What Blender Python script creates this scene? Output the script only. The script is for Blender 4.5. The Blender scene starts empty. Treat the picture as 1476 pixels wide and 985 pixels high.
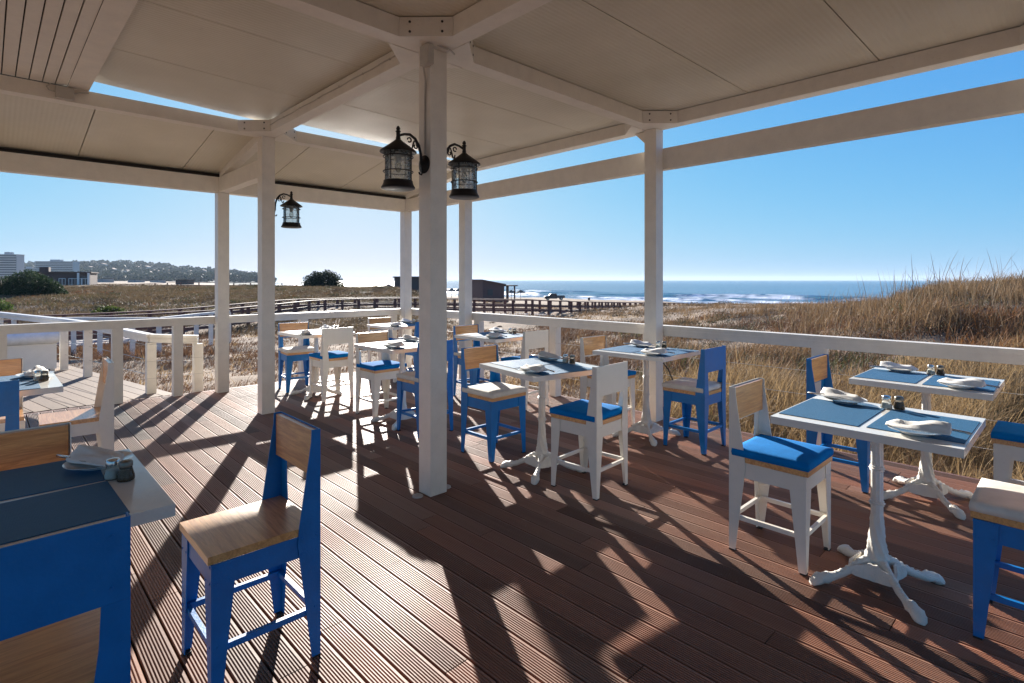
import bpy, bmesh, math, random
import numpy as np
from mathutils import Vector, Matrix
R = math.radians
random.seed(7); rng = np.random.default_rng(11)
sc = bpy.context.scene
COL = sc.collection

# ------------------------------------------------------------------ camera
H = 1.4
TH = math.atan2(822, 789)
EB = (math.sin(TH), math.cos(TH)); EA = (-math.cos(TH), math.sin(TH))
def W(cx, cz):                       # metres to the side of / ahead of the viewer -> deck grid
    return cx*EB[0]+cz*EB[1], cx*EA[0]+cz*EA[1]
cam_d = bpy.data.cameras.new('camera'); cam = bpy.data.objects.new('camera', cam_d)
COL.objects.link(cam); sc.camera = cam
cam.location = (0, 0, H); cam.rotation_euler = (R(90), 0, -math.atan2(EB[1], EA[1]))
cam_d.sensor_width = 36; cam_d.lens = 789/1476*36
cam_d.shift_y = -88.5/1476
cam_d.clip_start = .05; cam_d.clip_end = 60000

# ------------------------------------------------------------------ sky, sun, exposure
SUN_EL = 18.5
SX, SY = .465, .885                  # plan direction towards the sun
world = bpy.data.worlds.new('World'); sc.world = world; world.use_nodes = True
wn = world.node_tree.nodes; wl = world.node_tree.links
bg = wn['Background']
sky = wn.new('ShaderNodeTexSky'); sky.sky_type = 'NISHITA'; sky.sun_disc = False
sky.sun_elevation = R(SUN_EL); sky.sun_rotation = math.atan2(SX, SY)
sky.air_density = 1.0; sky.dust_density = .35; sky.ozone_density = 2.5; sky.altitude = 0
SKY_ST = .07; EXPO = 1.5
sky.dust_density = .45; sky.ozone_density = 3.0
# photographic response of the sky: highlights rolled off, blues kept (per channel a*c/(1+b*c))
sep = wn.new('ShaderNodeSeparateColor'); comb = wn.new('ShaderNodeCombineColor'); wl.new(sky.outputs[0], sep.inputs[0])
def wmath(op, a, b):
    n = wn.new('ShaderNodeMath'); n.operation = op
    for i, v in ((0, a), (1, b)):
        if isinstance(v, (int, float)): n.inputs[i].default_value = v
        else: wl.new(v, n.inputs[i])
    return n.outputs[0]
for i, (a, b) in enumerate(((.98, .72), (3.2, 3.15), (15., 14.7))):
    num = wmath('MULTIPLY', sep.outputs[i], a/2**EXPO); den = wmath('MULTIPLY_ADD', sep.outputs[i], b*SKY_ST); den.node.inputs[2].default_value = 1
    wl.new(wmath('DIVIDE', num, den), comb.inputs[i])
wl.new(comb.outputs[0], bg.inputs[0]); bg.inputs[1].default_value = SKY_ST
sun_d = bpy.data.lights.new('sun', 'SUN'); sun = bpy.data.objects.new('sun', sun_d); COL.objects.link(sun)
sun_d.energy = 4.7; sun_d.angle = R(.5); sun_d.color = (1, .94, .86)
sd = Vector((SX*math.cos(R(SUN_EL)), SY*math.cos(R(SUN_EL)), math.sin(R(SUN_EL)))).normalized()
sun.rotation_euler = sd.to_track_quat('Z', 'Y').to_euler()
sun.location = (6, 12, 9)
sc.view_settings.view_transform = 'Standard'; sc.view_settings.look = 'None'
sc.view_settings.exposure = EXPO; sc.view_settings.gamma = 1
sc.view_settings.use_curve_mapping = False
sc.render.engine = 'CYCLES'
sc.cycles.use_denoising = True
sc.cycles.max_bounces = 10; sc.cycles.diffuse_bounces = 6; sc.cycles.transparent_max_bounces = 16
sc.cycles.sample_clamp_indirect = 6

# ------------------------------------------------------------------ helpers
def tag(o, label=None, cat=None, group=None, kind=None):
    if label: o['label'] = label
    if cat: o['category'] = cat
    if group: o['group'] = group
    if kind: o['kind'] = kind
    return o
def empty(name, loc=(0, 0, 0), rz=0, label=None, cat=None, group=None):
    o = bpy.data.objects.new(name, None); COL.objects.link(o)
    o.location = loc; o.rotation_euler = (0, 0, rz); o.empty_display_size = .1
    return tag(o, label, cat, group)
def obj(name, bm, mat, parent=None, smooth=False, bev=0, loc=None):
    if bev:
        bmesh.ops.bevel(bm, geom=[e for e in bm.edges if len(e.link_faces) == 2 and e.calc_face_angle(0) > .6],
                        offset=bev, segments=1, affect='EDGES', clamp_overlap=True)
    bmesh.ops.recalc_face_normals(bm, faces=bm.faces)
    me = bpy.data.meshes.new(name); bm.to_mesh(me); bm.free()
    for m in (mat if isinstance(mat, (list, tuple)) else [mat]): me.materials.append(m)
    if smooth:
        me.polygons.foreach_set('use_smooth', [True]*len(me.polygons))
        if smooth != 'all':
            try: me.set_sharp_from_angle(angle=R(38))
            except Exception: pass
    o = bpy.data.objects.new(name, me); COL.objects.link(o)
    if parent: o.parent = parent
    if loc: o.location = loc
    return o
def npmesh(name, v, faces, mat, parent=None, smooth=False, attrs=None):
    me = bpy.data.meshes.new(name)
    v = np.asarray(v, dtype=np.float32); n = len(v)
    if isinstance(faces, tuple): quads, tris = faces
    else: quads, tris = faces, None
    loops = []; starts = []; c = 0
    idx = [np.asarray(quads, dtype=np.int32).ravel()] if quads is not None and len(quads) else []
    nq = len(quads) if quads is not None else 0
    nt = len(tris) if tris is not None else 0
    if nt: idx.append(np.asarray(tris, dtype=np.int32).ravel())
    idx = np.concatenate(idx)
    st = np.concatenate([np.arange(nq)*4, nq*4+np.arange(nt)*3]).astype(np.int32)
    tot = np.concatenate([np.full(nq, 4), np.full(nt, 3)]).astype(np.int32)
    me.vertices.add(n); me.vertices.foreach_set('co', v.ravel())
    me.loops.add(len(idx)); me.loops.foreach_set('vertex_index', idx)
    me.polygons.add(nq+nt); me.polygons.foreach_set('loop_start', st)
    try: me.polygons.foreach_set('loop_total', tot)
    except Exception: pass
    if attrs:
        for k, (dom, typ, a) in attrs.items():
            at = me.attributes.new(k, typ, dom)
            if typ == 'FLOAT_COLOR': at.data.foreach_set('color', np.asarray(a, dtype=np.float32).ravel())
            else: at.data.foreach_set('value', np.asarray(a, dtype=np.float32).ravel())
    me.update(calc_edges=True); me.validate()
    me.polygons.foreach_set('use_smooth', [bool(smooth)]*len(me.polygons))
    me.materials.append(mat)
    o = bpy.data.objects.new(name, me); COL.objects.link(o)
    if parent: o.parent = parent
    return o
def box(bm, x0, x1, y0, y1, z0, z1, M=None):
    vs = [bm.verts.new((x, y, z)) for z in (z0, z1) for y in (y0, y1) for x in (x0, x1)]
    for f in ((0, 2, 3, 1), (4, 5, 7, 6), (0, 1, 5, 4), (2, 6, 7, 3), (0, 4, 6, 2), (1, 3, 7, 5)):
        bm.faces.new([vs[i] for i in f])
    if M is not None: bmesh.ops.transform(bm, matrix=M, verts=vs)
    return vs
def B(*a, M=None):
    bm = bmesh.new(); box(bm, *a, M=M); return bm
def beam(bm, p, q, w, h):            # square bar between two points, h measured up
    p = Vector(p); q = Vector(q); d = q-p; L = d.length
    M = Matrix.Translation(p) @ d.to_track_quat('X', 'Z').to_matrix().to_4x4()
    return box(bm, 0, L, -w/2, w/2, -h/2, h/2, M)
def prism(bm, poly, z0, z1, M=None):
    a = [bm.verts.new((x, y, z0)) for x, y in poly]; b = [bm.verts.new((x, y, z1)) for x, y in poly]
    n = len(poly); bm.faces.new(a[::-1]); bm.faces.new(b)
    for i in range(n): bm.faces.new((a[i], a[(i+1) % n], b[(i+1) % n], b[i]))
    if M is not None: bmesh.ops.transform(bm, matrix=M, verts=a+b)
    return a+b
def tube(bm, pts, r, n=8, cap=True):
    pts = [Vector(p) for p in pts]; rings = []
    rr = r if isinstance(r, (list, tuple)) else [r]*len(pts)
    up = Vector((0, 0, 1)); prev = None
    for i, p in enumerate(pts):
        d = (pts[min(i+1, len(pts)-1)]-pts[max(i-1, 0)]).normalized()
        if prev is None:
            a = up if abs(d.dot(up)) < .9 else Vector((1, 0, 0))
            u = d.cross(a).normalized()
        else:
            u = (prev-d*prev.dot(d)).normalized()
        prev = u; w = d.cross(u)
        rings.append([bm.verts.new(p+(u*math.cos(2*math.pi*k/n)+w*math.sin(2*math.pi*k/n))*rr[i]) for k in range(n)])
    for a, b in zip(rings, rings[1:]):
        for k in range(n): bm.faces.new((a[k], a[(k+1) % n], b[(k+1) % n], b[k]))
    if cap:
        bm.faces.new(rings[0][::-1]); bm.faces.new(rings[-1])
def lathe(bm, prof, n=20, c=(0, 0, 0), M=None, rfun=None):
    rings = []; allv = []
    for r, z in prof:
        if r < 1e-5:
            v = bm.verts.new((c[0], c[1], c[2]+z)); rings.append([v]); allv.append(v)
        else:
            ring = []
            for k in range(n):
                a = 2*math.pi*k/n; q = r*(rfun(a, z) if rfun else 1)
                ring.append(bm.verts.new((c[0]+q*math.cos(a), c[1]+q*math.sin(a), c[2]+z)))
            rings.append(ring); allv += ring
    for a, b in zip(rings, rings[1:]):
        for k in range(n):
            k2 = (k+1) % n
            if len(a) == 1 and len(b) == 1: continue
            if len(a) == 1: bm.faces.new((a[0], b[k2], b[k]))
            elif len(b) == 1: bm.faces.new((a[k], a[k2], b[0]))
            else: bm.faces.new((a[k], a[k2], b[k2], b[k]))
    if M is not None: bmesh.ops.transform(bm, matrix=M, verts=allv)
    return allv
def copy_tree(o, parent=None):
    c = o.copy(); COL.objects.link(c)
    if parent: c.parent = parent
    for ch in list(o.children): copy_tree(ch, c)
    return c
# value noise for terrain and scatter
_tab = rng.random((256, 256))
def vn(x, y):
    x = np.asarray(x, float); y = np.asarray(y, float)
    xi = np.floor(x).astype(int); yi = np.floor(y).astype(int); fx = x-xi; fy = y-yi
    fx = fx*fx*(3-2*fx); fy = fy*fy*(3-2*fy)
    g = lambda a, b: _tab[a & 255, b & 255]
    return (g(xi, yi)*(1-fx)+g(xi+1, yi)*fx)*(1-fy)+(g(xi, yi+1)*(1-fx)+g(xi+1, yi+1)*fx)*fy
def fbm(x, y, o=4):
    s = 0; a = .5
    for i in range(o): s = s+a*vn(x*2**i+17*i, y*2**i+5*i); a *= .5
    return s

# ------------------------------------------------------------------ materials
def M_(name):
    m = bpy.data.materials.new(name); m.use_nodes = True
    nt = m.node_tree; return m, nt.nodes, nt.links, nt.nodes['Principled BSDF']
def coords(N, L, scale=(1, 1, 1), rand=True, kind='Object'):
    t = N.new('ShaderNodeTexCoord'); mp = N.new('ShaderNodeMapping'); mp.inputs['Scale'].default_value = scale
    L.new(t.outputs[kind], mp.inputs[0])
    if rand:
        oi = N.new('ShaderNodeObjectInfo'); mu = N.new('ShaderNodeMath'); mu.operation = 'MULTIPLY'; mu.inputs[1].default_value = 37
        L.new(oi.outputs['Random'], mu.inputs[0])
        cb = N.new('ShaderNodeCombineXYZ')
        for i in range(3): L.new(mu.outputs[0], cb.inputs[i])
        L.new(cb.outputs[0], mp.inputs['Location'])
    return mp.outputs[0]
def noise(N, L, vec, scale, detail=4, rough=.55, dist=0):
    n = N.new('ShaderNodeTexNoise'); n.inputs['Scale'].default_value = scale; n.inputs['Detail'].default_value = detail
    n.inputs['Roughness'].default_value = rough; n.inputs['Distortion'].default_value = dist
    L.new(vec, n.inputs['Vector']); return n.outputs[0]
def ramp(N, L, fac, stops):
    r = N.new('ShaderNodeValToRGB'); e = r.color_ramp.elements
    while len(e) < len(stops): e.new(.5)
    for i, (p, c) in enumerate(stops): e[i].position = p; e[i].color = (*c, 1) if len(c) == 3 else c
    L.new(fac, r.inputs[0]); return r.outputs[0]
def bump(N, L, fac, bsdf, dist=.002, strength=1):
    b = N.new('ShaderNodeBump'); b.inputs['Distance'].default_value = dist; b.inputs['Strength'].default_value = strength
    L.new(fac, b.inputs['Height']); L.new(b.outputs[0], bsdf.inputs['Normal'])
def mix(N, L, fac, a, b, mode='MIX'):
    m = N.new('ShaderNodeMixRGB'); m.blend_type = mode
    for i, v in ((0, fac), (1, a), (2, b)):
        if isinstance(v, (float, int)): m.inputs[i].default_value = v
        elif isinstance(v, tuple): m.inputs[i].default_value = (*v, 1)
        else: L.new(v, m.inputs[i])
    return m.outputs[0]
def paint(name, c, rough=.4, var=.12, dirt=(.4, .36, .3), dirt_amt=.25, nscale=9, bmp=.0006, coat=0):
    m, N, L, P = M_(name)
    v = coords(N, L)
    n1 = noise(N, L, v, nscale, 5); n2 = noise(N, L, v, nscale*7, 3)
    c1 = mix(N, L, ramp(N, L, n1, [(.3, (0, 0, 0)), (.75, (1, 1, 1))]), tuple(x*(1-var) for x in c), c)
    spots = ramp(N, L, n2, [(.6, (0, 0, 0)), (.78, (dirt_amt,)*3)])
    L.new(mix(N, L, spots, c1, dirt), P.inputs['Base Color'])
    rr = ramp(N, L, n1, [(.2, (rough*.85,)*3), (.8, (min(1, rough*1.25),)*3)]); L.new(rr, P.inputs['Roughness'])
    bump(N, L, n2, P, bmp)
    if coat: P.inputs['Coat Weight'].default_value = coat
    return m
def plain(name, c, rough=.5, metal=0, var=.15, scale=20):
    m, N, L, P = M_(name)
    v = coords(N, L); n1 = noise(N, L, v, scale)
    L.new(mix(N, L, n1, tuple(x*(1-var) for x in c), tuple(min(1, x*(1+var)) for x in c)), P.inputs['Base Color'])
    P.inputs['Roughness'].default_value = rough; P.inputs['Metallic'].default_value = metal
    return m
def wood(name, dark, light, axis='x', rough=.4):
    m, N, L, P = M_(name)
    s = {'x': (1.2, 16, 16), 'y': (16, 1.2, 16), 'z': (16, 16, 1.2)}[axis]
    v = coords(N, L, s)
    g = noise(N, L, v, 2.6, 6, .6, 1.4); f = noise(N, L, v, 14, 3, .7)
    col = ramp(N, L, g, [(.25, dark), (.45, tuple((a+b)/2 for a, b in zip(dark, light))), (.6, light), (.8, tuple(a*.8 for a in light))])
    col = mix(N, L, ramp(N, L, f, [(.45, (0, 0, 0)), (.75, (.45,)*3)]), col, tuple(a*.7 for a in dark))
    L.new(col, P.inputs['Base Color']); P.inputs['Roughness'].default_value = rough
    bump(N, L, f, P, .0005)
    if rough < .5: P.inputs['Specular IOR Level'].default_value = .75; P.inputs['Coat Weight'].default_value = .5; P.inputs['Coat Roughness'].default_value = .18
    return m
def fabric(name, c, rough=.85):
    m, N, L, P = M_(name)
    v = coords(N, L); n = noise(N, L, v, 14, 4); w = noise(N, L, v, 420, 2)
    L.new(mix(N, L, ramp(N, L, n, [(.3, (0, 0, 0)), (.7, (1, 1, 1))]), tuple(x*.86 for x in c), c), P.inputs['Base Color'])
    P.inputs['Roughness'].default_value = rough; P.inputs['Specular IOR Level'].default_value = .15
    bump(N, L, mix(N, L, .3, n, w), P, .003, .6)
    return m
WHITE = paint('white painted timber', (.77, .715, .625), .42, .12, (.42, .37, .29), .28)
WHITEM = paint('white painted steel', (.79, .74, .65), .34, .06, (.38, .33, .28), .14, 12)
BLUEM = paint('blue painted steel', (0., .182, .53), .38, .2, (.05, .2, .42), .3, 14)
TABLEW = paint('white table top', (.78, .755, .70), .16, .05, (.4, .37, .33), .12, 6)
CAST = paint('white cast iron', (.77, .725, .64), .4, .07, (.4, .36, .3), .18, 30, .004)
SEATW = wood('oiled seat wood', (.46, .19, .05), (.76, .41, .15), 'x', .3)
BACKW = wood('oiled backrest wood', (.42, .16, .042), (.72, .36, .115), 'x', .36)
CREAM = fabric('cream cushion cloth', (.74, .7, .62)); BLUEC = fabric('blue cushion cloth', (.0, .19, .55), .95)
BLACK = plain('black lantern iron', (.012, .011, .011), .42, .3); RUBBER = plain('black rubber', (.02, .02, .02), .7)
STEEL = plain('brushed steel', (.55, .54, .52), .25, 1.0, .06); BOLT = plain('dark bolt head', (.05, .045, .04), .5, .6)
PORC = plain('white porcelain', (.8, .8, .78), .12, 0, .02); NAPK = fabric('white napkin cloth', (.82, .81, .78))
CABLE = plain('grey cable sheath', (.45, .42, .37), .5)
DARKWOOD = wood('dark brown boardwalk timber', (.10, .036, .026), (.19, .08, .056), 'x', .65)
CABINW = wood('brown cabin cladding', (.045, .022, .018), (.085, .042, .034), 'z', .7)
CABINR = wood('red brown cabin cladding', (.075, .034, .03), (.125, .06, .052), 'z', .7)
CABING = wood('grey cabin cladding', (.04, .036, .034), (.075, .066, .06), 'z', .7)
THATCH = plain('grey thatch', (.11, .085, .06), .9, 0, .35, 6)
def mat_mat():
    m, N, L, P = M_('woven blue placemat')
    t = N.new('ShaderNodeTexCoord')
    w1 = N.new('ShaderNodeTexWave'); w1.inputs['Scale'].default_value = 110; w1.bands_direction = 'X'
    w2 = N.new('ShaderNodeTexWave'); w2.inputs['Scale'].default_value = 110; w2.bands_direction = 'Y'
    L.new(t.outputs['Object'], w1.inputs[0]); L.new(t.outputs['Object'], w2.inputs[0])
    h = mix(N, L, .5, w1.outputs[0], w2.outputs[0])
    n = noise(N, L, coords(N, L, (4, 30, 4)), 8, 4)
    L.new(mix(N, L, n, (.022, .10, .20), (.04, .155, .30)), P.inputs['Base Color'])
    P.inputs['Roughness'].default_value = .6; P.inputs['Specular IOR Level'].default_value = .26; bump(N, L, h, P, .0006, .8)
    return m
MAT = mat_mat()
def glass(name, tint, rough=.03, dens=.12):
    m, N, L, P = M_(name); N.remove(P)
    tr = N.new('ShaderNodeBsdfTransparent'); tr.inputs[0].default_value = (*tint, 1)
    gl = N.new('ShaderNodeBsdfGlossy'); gl.inputs['Roughness'].default_value = rough
    fr = N.new('ShaderNodeFresnel'); fr.inputs[0].default_value = 1.45
    df = N.new('ShaderNodeBsdfTranslucent'); df.inputs[0].default_value = (.85, .87, .85, 1)
    nz = noise(N, L, coords(N, L), 60, 3); bp = N.new('ShaderNodeBump'); bp.inputs['Distance'].default_value = .004
    L.new(nz, bp.inputs['Height']); L.new(bp.outputs[0], gl.inputs['Normal']); L.new(bp.outputs[0], fr.inputs['Normal'])
    m1 = N.new('ShaderNodeMixShader'); m2 = N.new('ShaderNodeMixShader')
    L.new(ramp(N, L, nz, [(.35, (dens*1.7,)*3), (.75, (min(.7, dens*3.2),)*3)]), m1.inputs[0])
    L.new(tr.outputs[0], m1.inputs[1]); L.new(df.outputs[0], m1.inputs[2])
    L.new(fr.outputs[0], m2.inputs[0]); L.new(m1.outputs[0], m2.inputs[1]); L.new(gl.outputs[0], m2.inputs[2])
    L.new(m2.outputs[0], N['Material Output'].inputs[0]); return m
GLASS = glass('seeded lantern glass', (.93, .95, .94)); POT = glass('shaker glass', (.85, .86, .84), .02, .05)
WINDOWG = plain('dark window glass', (.03, .035, .04), .08, 0, .1)
def panel_mat(name, axis, scale, bs=1.0):
    m, N, L, P = M_(name)
    t = N.new('ShaderNodeTexCoord'); w = N.new('ShaderNodeTexWave'); w.inputs['Scale'].default_value = scale
    w.bands_direction = axis; w.wave_profile = 'SIN'; L.new(t.outputs['Object'], w.inputs[0])
    v = coords(N, L, rand=False); n = noise(N, L, v, 1.1, 5); d = noise(N, L, v, 26, 3)
    c = mix(N, L, ramp(N, L, n, [(.3, (0, 0, 0)), (.7, (1, 1, 1))]), (.55, .505, .395), (.68, .63, .51))
    c = mix(N, L, ramp(N, L, d, [(.66, (0, 0, 0)), (.8, (.25,)*3)]), c, (.3, .24, .17))
    L.new(c, P.inputs['Base Color']); P.inputs['Roughness'].default_value = .3
    bump(N, L, w.outputs[0], P, .002, bs); return m
PANELX = panel_mat('ribbed white roof sheet', 'Y', 9.0); PANELY = panel_mat('ribbed white eave sheet', 'X', 9.0, .3)
def deck_mat(name, c_dark, c_mid, c_grey, rough=.55, grey=.5):
    m, N, L, P = M_(name)
    at = N.new('ShaderNodeAttribute'); at.attribute_name = 'tone'
    v = coords(N, L, (18, 1.0, 18), rand=False); g = noise(N, L, v, 2.0, 5, .6)
    v2 = coords(N, L, (1, 1, 1), rand=False); w = noise(N, L, v2, .8, 5); s = noise(N, L, v2, 34, 3)
    c = mix(N, L, g, c_dark, c_mid)
    c = mix(N, L, ramp(N, L, w, [(.35, (0, 0, 0)), (.7, (grey,)*3)]), c, c_grey)
    tone = mix(N, L, 1.0, c, at.outputs['Color'], 'MULTIPLY')
    c = mix(N, L, ramp(N, L, s, [(.63, (0, 0, 0)), (.72, (.5,)*3)]), tone, (.24, .19, .15))
    L.new(c, P.inputs['Base Color'])
    L.new(ramp(N, L, w, [(.3, (rough*.85,)*3), (.75, (min(1, rough*1.35),)*3)]), P.inputs['Roughness'])
    P.inputs['Specular IOR Level'].default_value = .26
    bump(N, L, mix(N, L, .5, g, s), P, .0015, .7); return m
DECK = deck_mat('red brown ribbed decking', (.18, .076, .046), (.37, .172, .106), (.33, .235, .175))
WALK = deck_mat('weathered smooth planks', (.15, .10, .066), (.235, .165, .115), (.25, .195, .15), .68, .7)
BWALK = deck_mat('sun bleached boardwalk planks', (.3, .24, .19), (.42, .35, .29), (.45, .4, .35), .7, .8)

# ------------------------------------------------------------------ ground
PXS = np.array([-400, 0, 200, 400, 560, 640, 780, 930, 1050, 1150, 1262, 1352, 1800], float)
ZS = np.array([0, 5, 7.5, 10, 14, 18, 22, 28, 34, 40, 50, 60, 75, 90, 110, 140, 170, 200, 260, 350, 600, 1200, 4000], float)
GZ = np.array([
 # -400   0    200   400   560   640   780   930  1050  1150  1300  1476  1800
 [-.4]*13, [-.38]*13,
 [-.4, -.4, -.38, -.38, -.35, -.35, -.35, -.35, -.35, -.35, -.3, -.2, -.2],
 [-.6, -.6, -.55, -.5, -.42, -.42, -.4, -.4, -.35, -.25, -.1, .1, .15],
 [-.8, -.8, -.8, -.7, -.6, -.55, -.5, -.45, -.35, -.25, .3, .85, .95],
 [-1., -1., -1., -.85, -.7, -.65, -.6, -.5, -.35, -.15, .4, 1.12, 1.2],
 [-1.1, -1.1, -1.1, -.9, -.8, -.75, -.7, -.55, -.35, -.1, .3, .95, 1.0],
 [-.4, -.5, -.8, -1., -.9, -.9, -.85, -.7, -.4, -.1, .1, .3, .3],
 [0., -.1, -.25, -.6, -.8, -1., -1., -.85, -.5, -.3, -.1, 0., 0],
 [.2, .1, .05, -.15, -.7, -1.1, -1.15, -.95, -.65, -.5, -.4, -.2, -.2],
 [.3, .2, .2, .2, .15, -.9, -1.25, -1.0, -.9, -1., -1, -1, -1],
 [.4, .35, .35, .5, .5, -.9, -1.5, -1.6, -1.8, -2, -2, -2, -2],
 [.4, .35, .4, .45, .0, -1.8, -2.4, -2.8, -3, -3, -3, -3, -3],
 [.35, .3, .4, .2, -1.2, -2.8, -3.2, -3.4, -3.6, -3.7, -3.7, -3.7, -3.7],
 [.35, .3, .35, -.6, -2.6, -3.3, -3.5, -3.7, -4.0, -4.3, -4.5, -4.6, -4.6],
 [.8, .6, .5, -1.8, -3.3, -3.6, -3.7, -4.0, -4.6, -5.2, -5.5, -5.6, -5.6],
 [.8, .6, .3, -2.4, -3.6, -3.8, -4.1, -4.6, -5.5, -6, -6, -6, -6],
 [.8, .6, .1, -2.8, -3.8, -4.2, -4.8, -5.5, -6, -6, -6, -6, -6],
 [.8, .6, 0, -3.2, -4.3, -5, -6, -6, -6, -6, -6, -6, -6],
 [.8, .6, 0, -3.6, -5, -6, -6, -6, -6, -6, -6, -6, -6],
 [1, .8, 0, -4.2, -6, -6, -6, -6, -6, -6, -6, -6, -6],
 [1.2, 1, .3, -4.6, -6, -6, -6, -6, -6, -6, -6, -6, -6],
 [1.2, 1, .3, -5, -6, -6, -6, -6, -6, -6, -6, -6, -6]], float)
def ground_z(cx, cz):
    cx = np.asarray(cx, float); cz = np.asarray(cz, float)
    r = np.hypot(cx, cz); z = np.maximum(cz, r*.35)
    px = np.clip(738+789*cx/z, PXS[0], PXS[-1])
    i = np.clip(np.searchsorted(PXS, px)-1, 0, len(PXS)-2); j = np.clip(np.searchsorted(ZS, z)-1, 0, len(ZS)-2)
    fx = (px-PXS[i])/(PXS[i+1]-PXS[i]); fy = np.clip((z-ZS[j])/(ZS[j+1]-ZS[j]), 0, 1)
    fx = fx*fx*(3-2*fx); fy = fy*fy*(3-2*fy)
    h = (GZ[j, i]*(1-fx)+GZ[j, i+1]*fx)*(1-fy)+(GZ[j+1, i]*(1-fx)+GZ[j+1, i+1]*fx)*fy
    amp = np.clip((r-6)/12, 0, 1)*np.clip(1-(r-120)/200, .0, 1)*(1-.35*np.clip((r-50)/20, 0, 1))
    return h+amp*((fbm(cx*.28+40, cz*.28+9)-.47)*.55+(fbm(cx*1.3, cz*1.3, 3)-.44)*.14)+np.clip(1-amp, 0, 1)*(fbm(cx*1.7, cz*1.7, 3)-.44)*.08
def sand_mat():
    m, N, L, P = M_('pale sand with dry litter')
    v = coords(N, L, rand=False); n = noise(N, L, v, .35, 5, .6); n2 = noise(N, L, v, 3.2, 5, .65); n3 = noise(N, L, v, 40, 3)
    c = mix(N, L, n2, (.27, .175, .10), (.42, .295, .185))
    veg = mix(N, L, n3, (.11, .065, .035), (.26, .17, .085))
    f = mix(N, L, 1.0, ramp(N, L, n, [(.34, (0, 0, 0)), (.55, (1, 1, 1))]), ramp(N, L, n2, [(.34, (.25, .25, .25)), (.56, (1, 1, 1))]), 'MULTIPLY')
    L.new(mix(N, L, f, c, veg), P.inputs['Base Color']); P.inputs['Roughness'].default_value = .95
    bump(N, L, mix(N, L, .5, n2, n3), P, .05, .8); return m
SAND = sand_mat()
ang = np.unique(np.concatenate([np.linspace(-56, 56, 420), np.linspace(-180, 180, 61)]))[:-1]
rad = np.concatenate([[.3], np.geomspace(3, 60, 150), np.geomspace(62, 4000, 70)])
A, RR = np.meshgrid(np.radians(ang), rad)
gcx = RR*np.sin(A); gcz = RR*np.cos(A); gz = ground_z(gcx, gcz)
gx, gy = W(gcx, gcz)
na = len(ang); nr = len(rad)
ii = np.arange(nr-1)[:, None]*na; jj = np.arange(na)[None, :]; j2 = (jj+1) % na
q = np.stack([ii+jj, ii+j2, ii+na+j2, ii+na+jj], -1).reshape(-1, 4)
g_o = npmesh('ground', np.stack([gx, gy, gz], -1).reshape(-1, 3), q[:, ::-1], SAND, smooth=True)
tag(g_o, 'sandy dune ground with dry litter around the wooden deck', 'ground', kind='structure')

# ------------------------------------------------------------------ sea and surf
SEA = -4.2
def sea_mat(name, foam):
    m, N, L, P = M_(name)
    v = coords(N, L, (.09, .3, .3) if not foam else (.12, .45, .4), rand=False)
    n = noise(N, L, v, 1.0, 6, .6); n2 = noise(N, L, v, 5, 4); n3 = noise(N, L, coords(N, L, (.004, .03, .02), rand=False), 1.0, 6, .65)
    c = mix(N, L, ramp(N, L, n3, [(.35, (0, 0, 0)), (.65, (1, 1, 1))]), (.003, .04, .10), (.018, .12, .21))
    if foam:
        at = N.new('ShaderNodeAttribute'); at.attribute_name = 'foam'
        ag = N.new('ShaderNodeAttribute'); ag.attribute_name = 'thin'
        c = mix(N, L, ag.outputs['Fac'], c, (.035, .2, .19))
        c = mix(N, L, at.outputs['Fac'], c, (.78, .8, .8))
        L.new(mix(N, L, at.outputs['Fac'], (.12,)*3, (.9,)*3), P.inputs['Roughness'])
    else: P.inputs['Roughness'].default_value = .16
    L.new(c, P.inputs['Base Color']); P.inputs['IOR'].default_value = 1.33
    bump(N, L, mix(N, L, .35, n, n2), P, .9, .9); return m
SHO = (.736, .677); SHT = (-.677, .736)     # offshore / along the shore, beside and ahead of the viewer
rs = np.geomspace(2, 11000, 60); an = np.radians(np.linspace(-75, 75, 90))
A, RR = np.meshgrid(an, rs); sx, sy = W(RR*np.sin(A)+120, RR*np.cos(A)+60)
na = len(an); ii = np.arange(len(rs)-1)[:, None]*na; jj = np.arange(na-1)[None, :]
q = np.stack([ii+jj, ii+jj+1, ii+na+jj+1, ii+na+jj], -1).reshape(-1, 4)
seao = npmesh('sea', np.stack([sx, sy, np.full_like(sx, SEA)], -1).reshape(-1, 3), q[:, ::-1], sea_mat('blue sea water', False))
tag(seao, 'blue sea reaching to the horizon', 'sea', kind='structure')
s = np.arange(-14, 95, .6); t = np.arange(-330, 170, 1.6)
S, T = np.meshgrid(s, t)
wob = (fbm(T*.018+3, S*0+1, 3)-.45)*16
z = np.zeros_like(S); foam = np.zeros_like(S); thin = np.zeros_like(S)
for k, (s0, hh, wd, fl) in enumerate(((6, .25, 2.5, .75), (17, .5, 3., .62), (31, .8, 3.5, .55), (47, .95, 3.6, .4), (72, .6, 6, .2))):
    d = S-(s0+wob*(1+.02*s0)+(vn(T*.05+31*k, T*0)-.5)*6)
    along = fbm(T*.02+13*k, S*0+7*k, 4)
    amp = np.clip((along-.22)*3, .15, 1)
    prof = np.where(d < 0, np.exp(-(d/(wd*.45))**2), np.exp(-(d/(wd*1.5))**2))
    z += hh*amp*prof
    br = np.clip((along-(.62-fl*.45))*9, 0, 1)
    tex = fbm(S*.55+9*k, T*.3, 4)
    foam = np.maximum(foam, br*np.clip(np.exp(-((d+wd*.5)/(wd*.9))**2)*1.9*tex*1.7-.74, 0, 1))
    thin = np.maximum(thin, (1-br*.5)*prof*amp*(hh > .7))
wash = np.clip(1-(S+2)/14, 0, 1)*np.clip((fbm(S*.35, T*.12, 4)-.36)*6, 0, 1)
foam = np.clip(np.maximum(foam, wash*.35), 0, 1)
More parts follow.
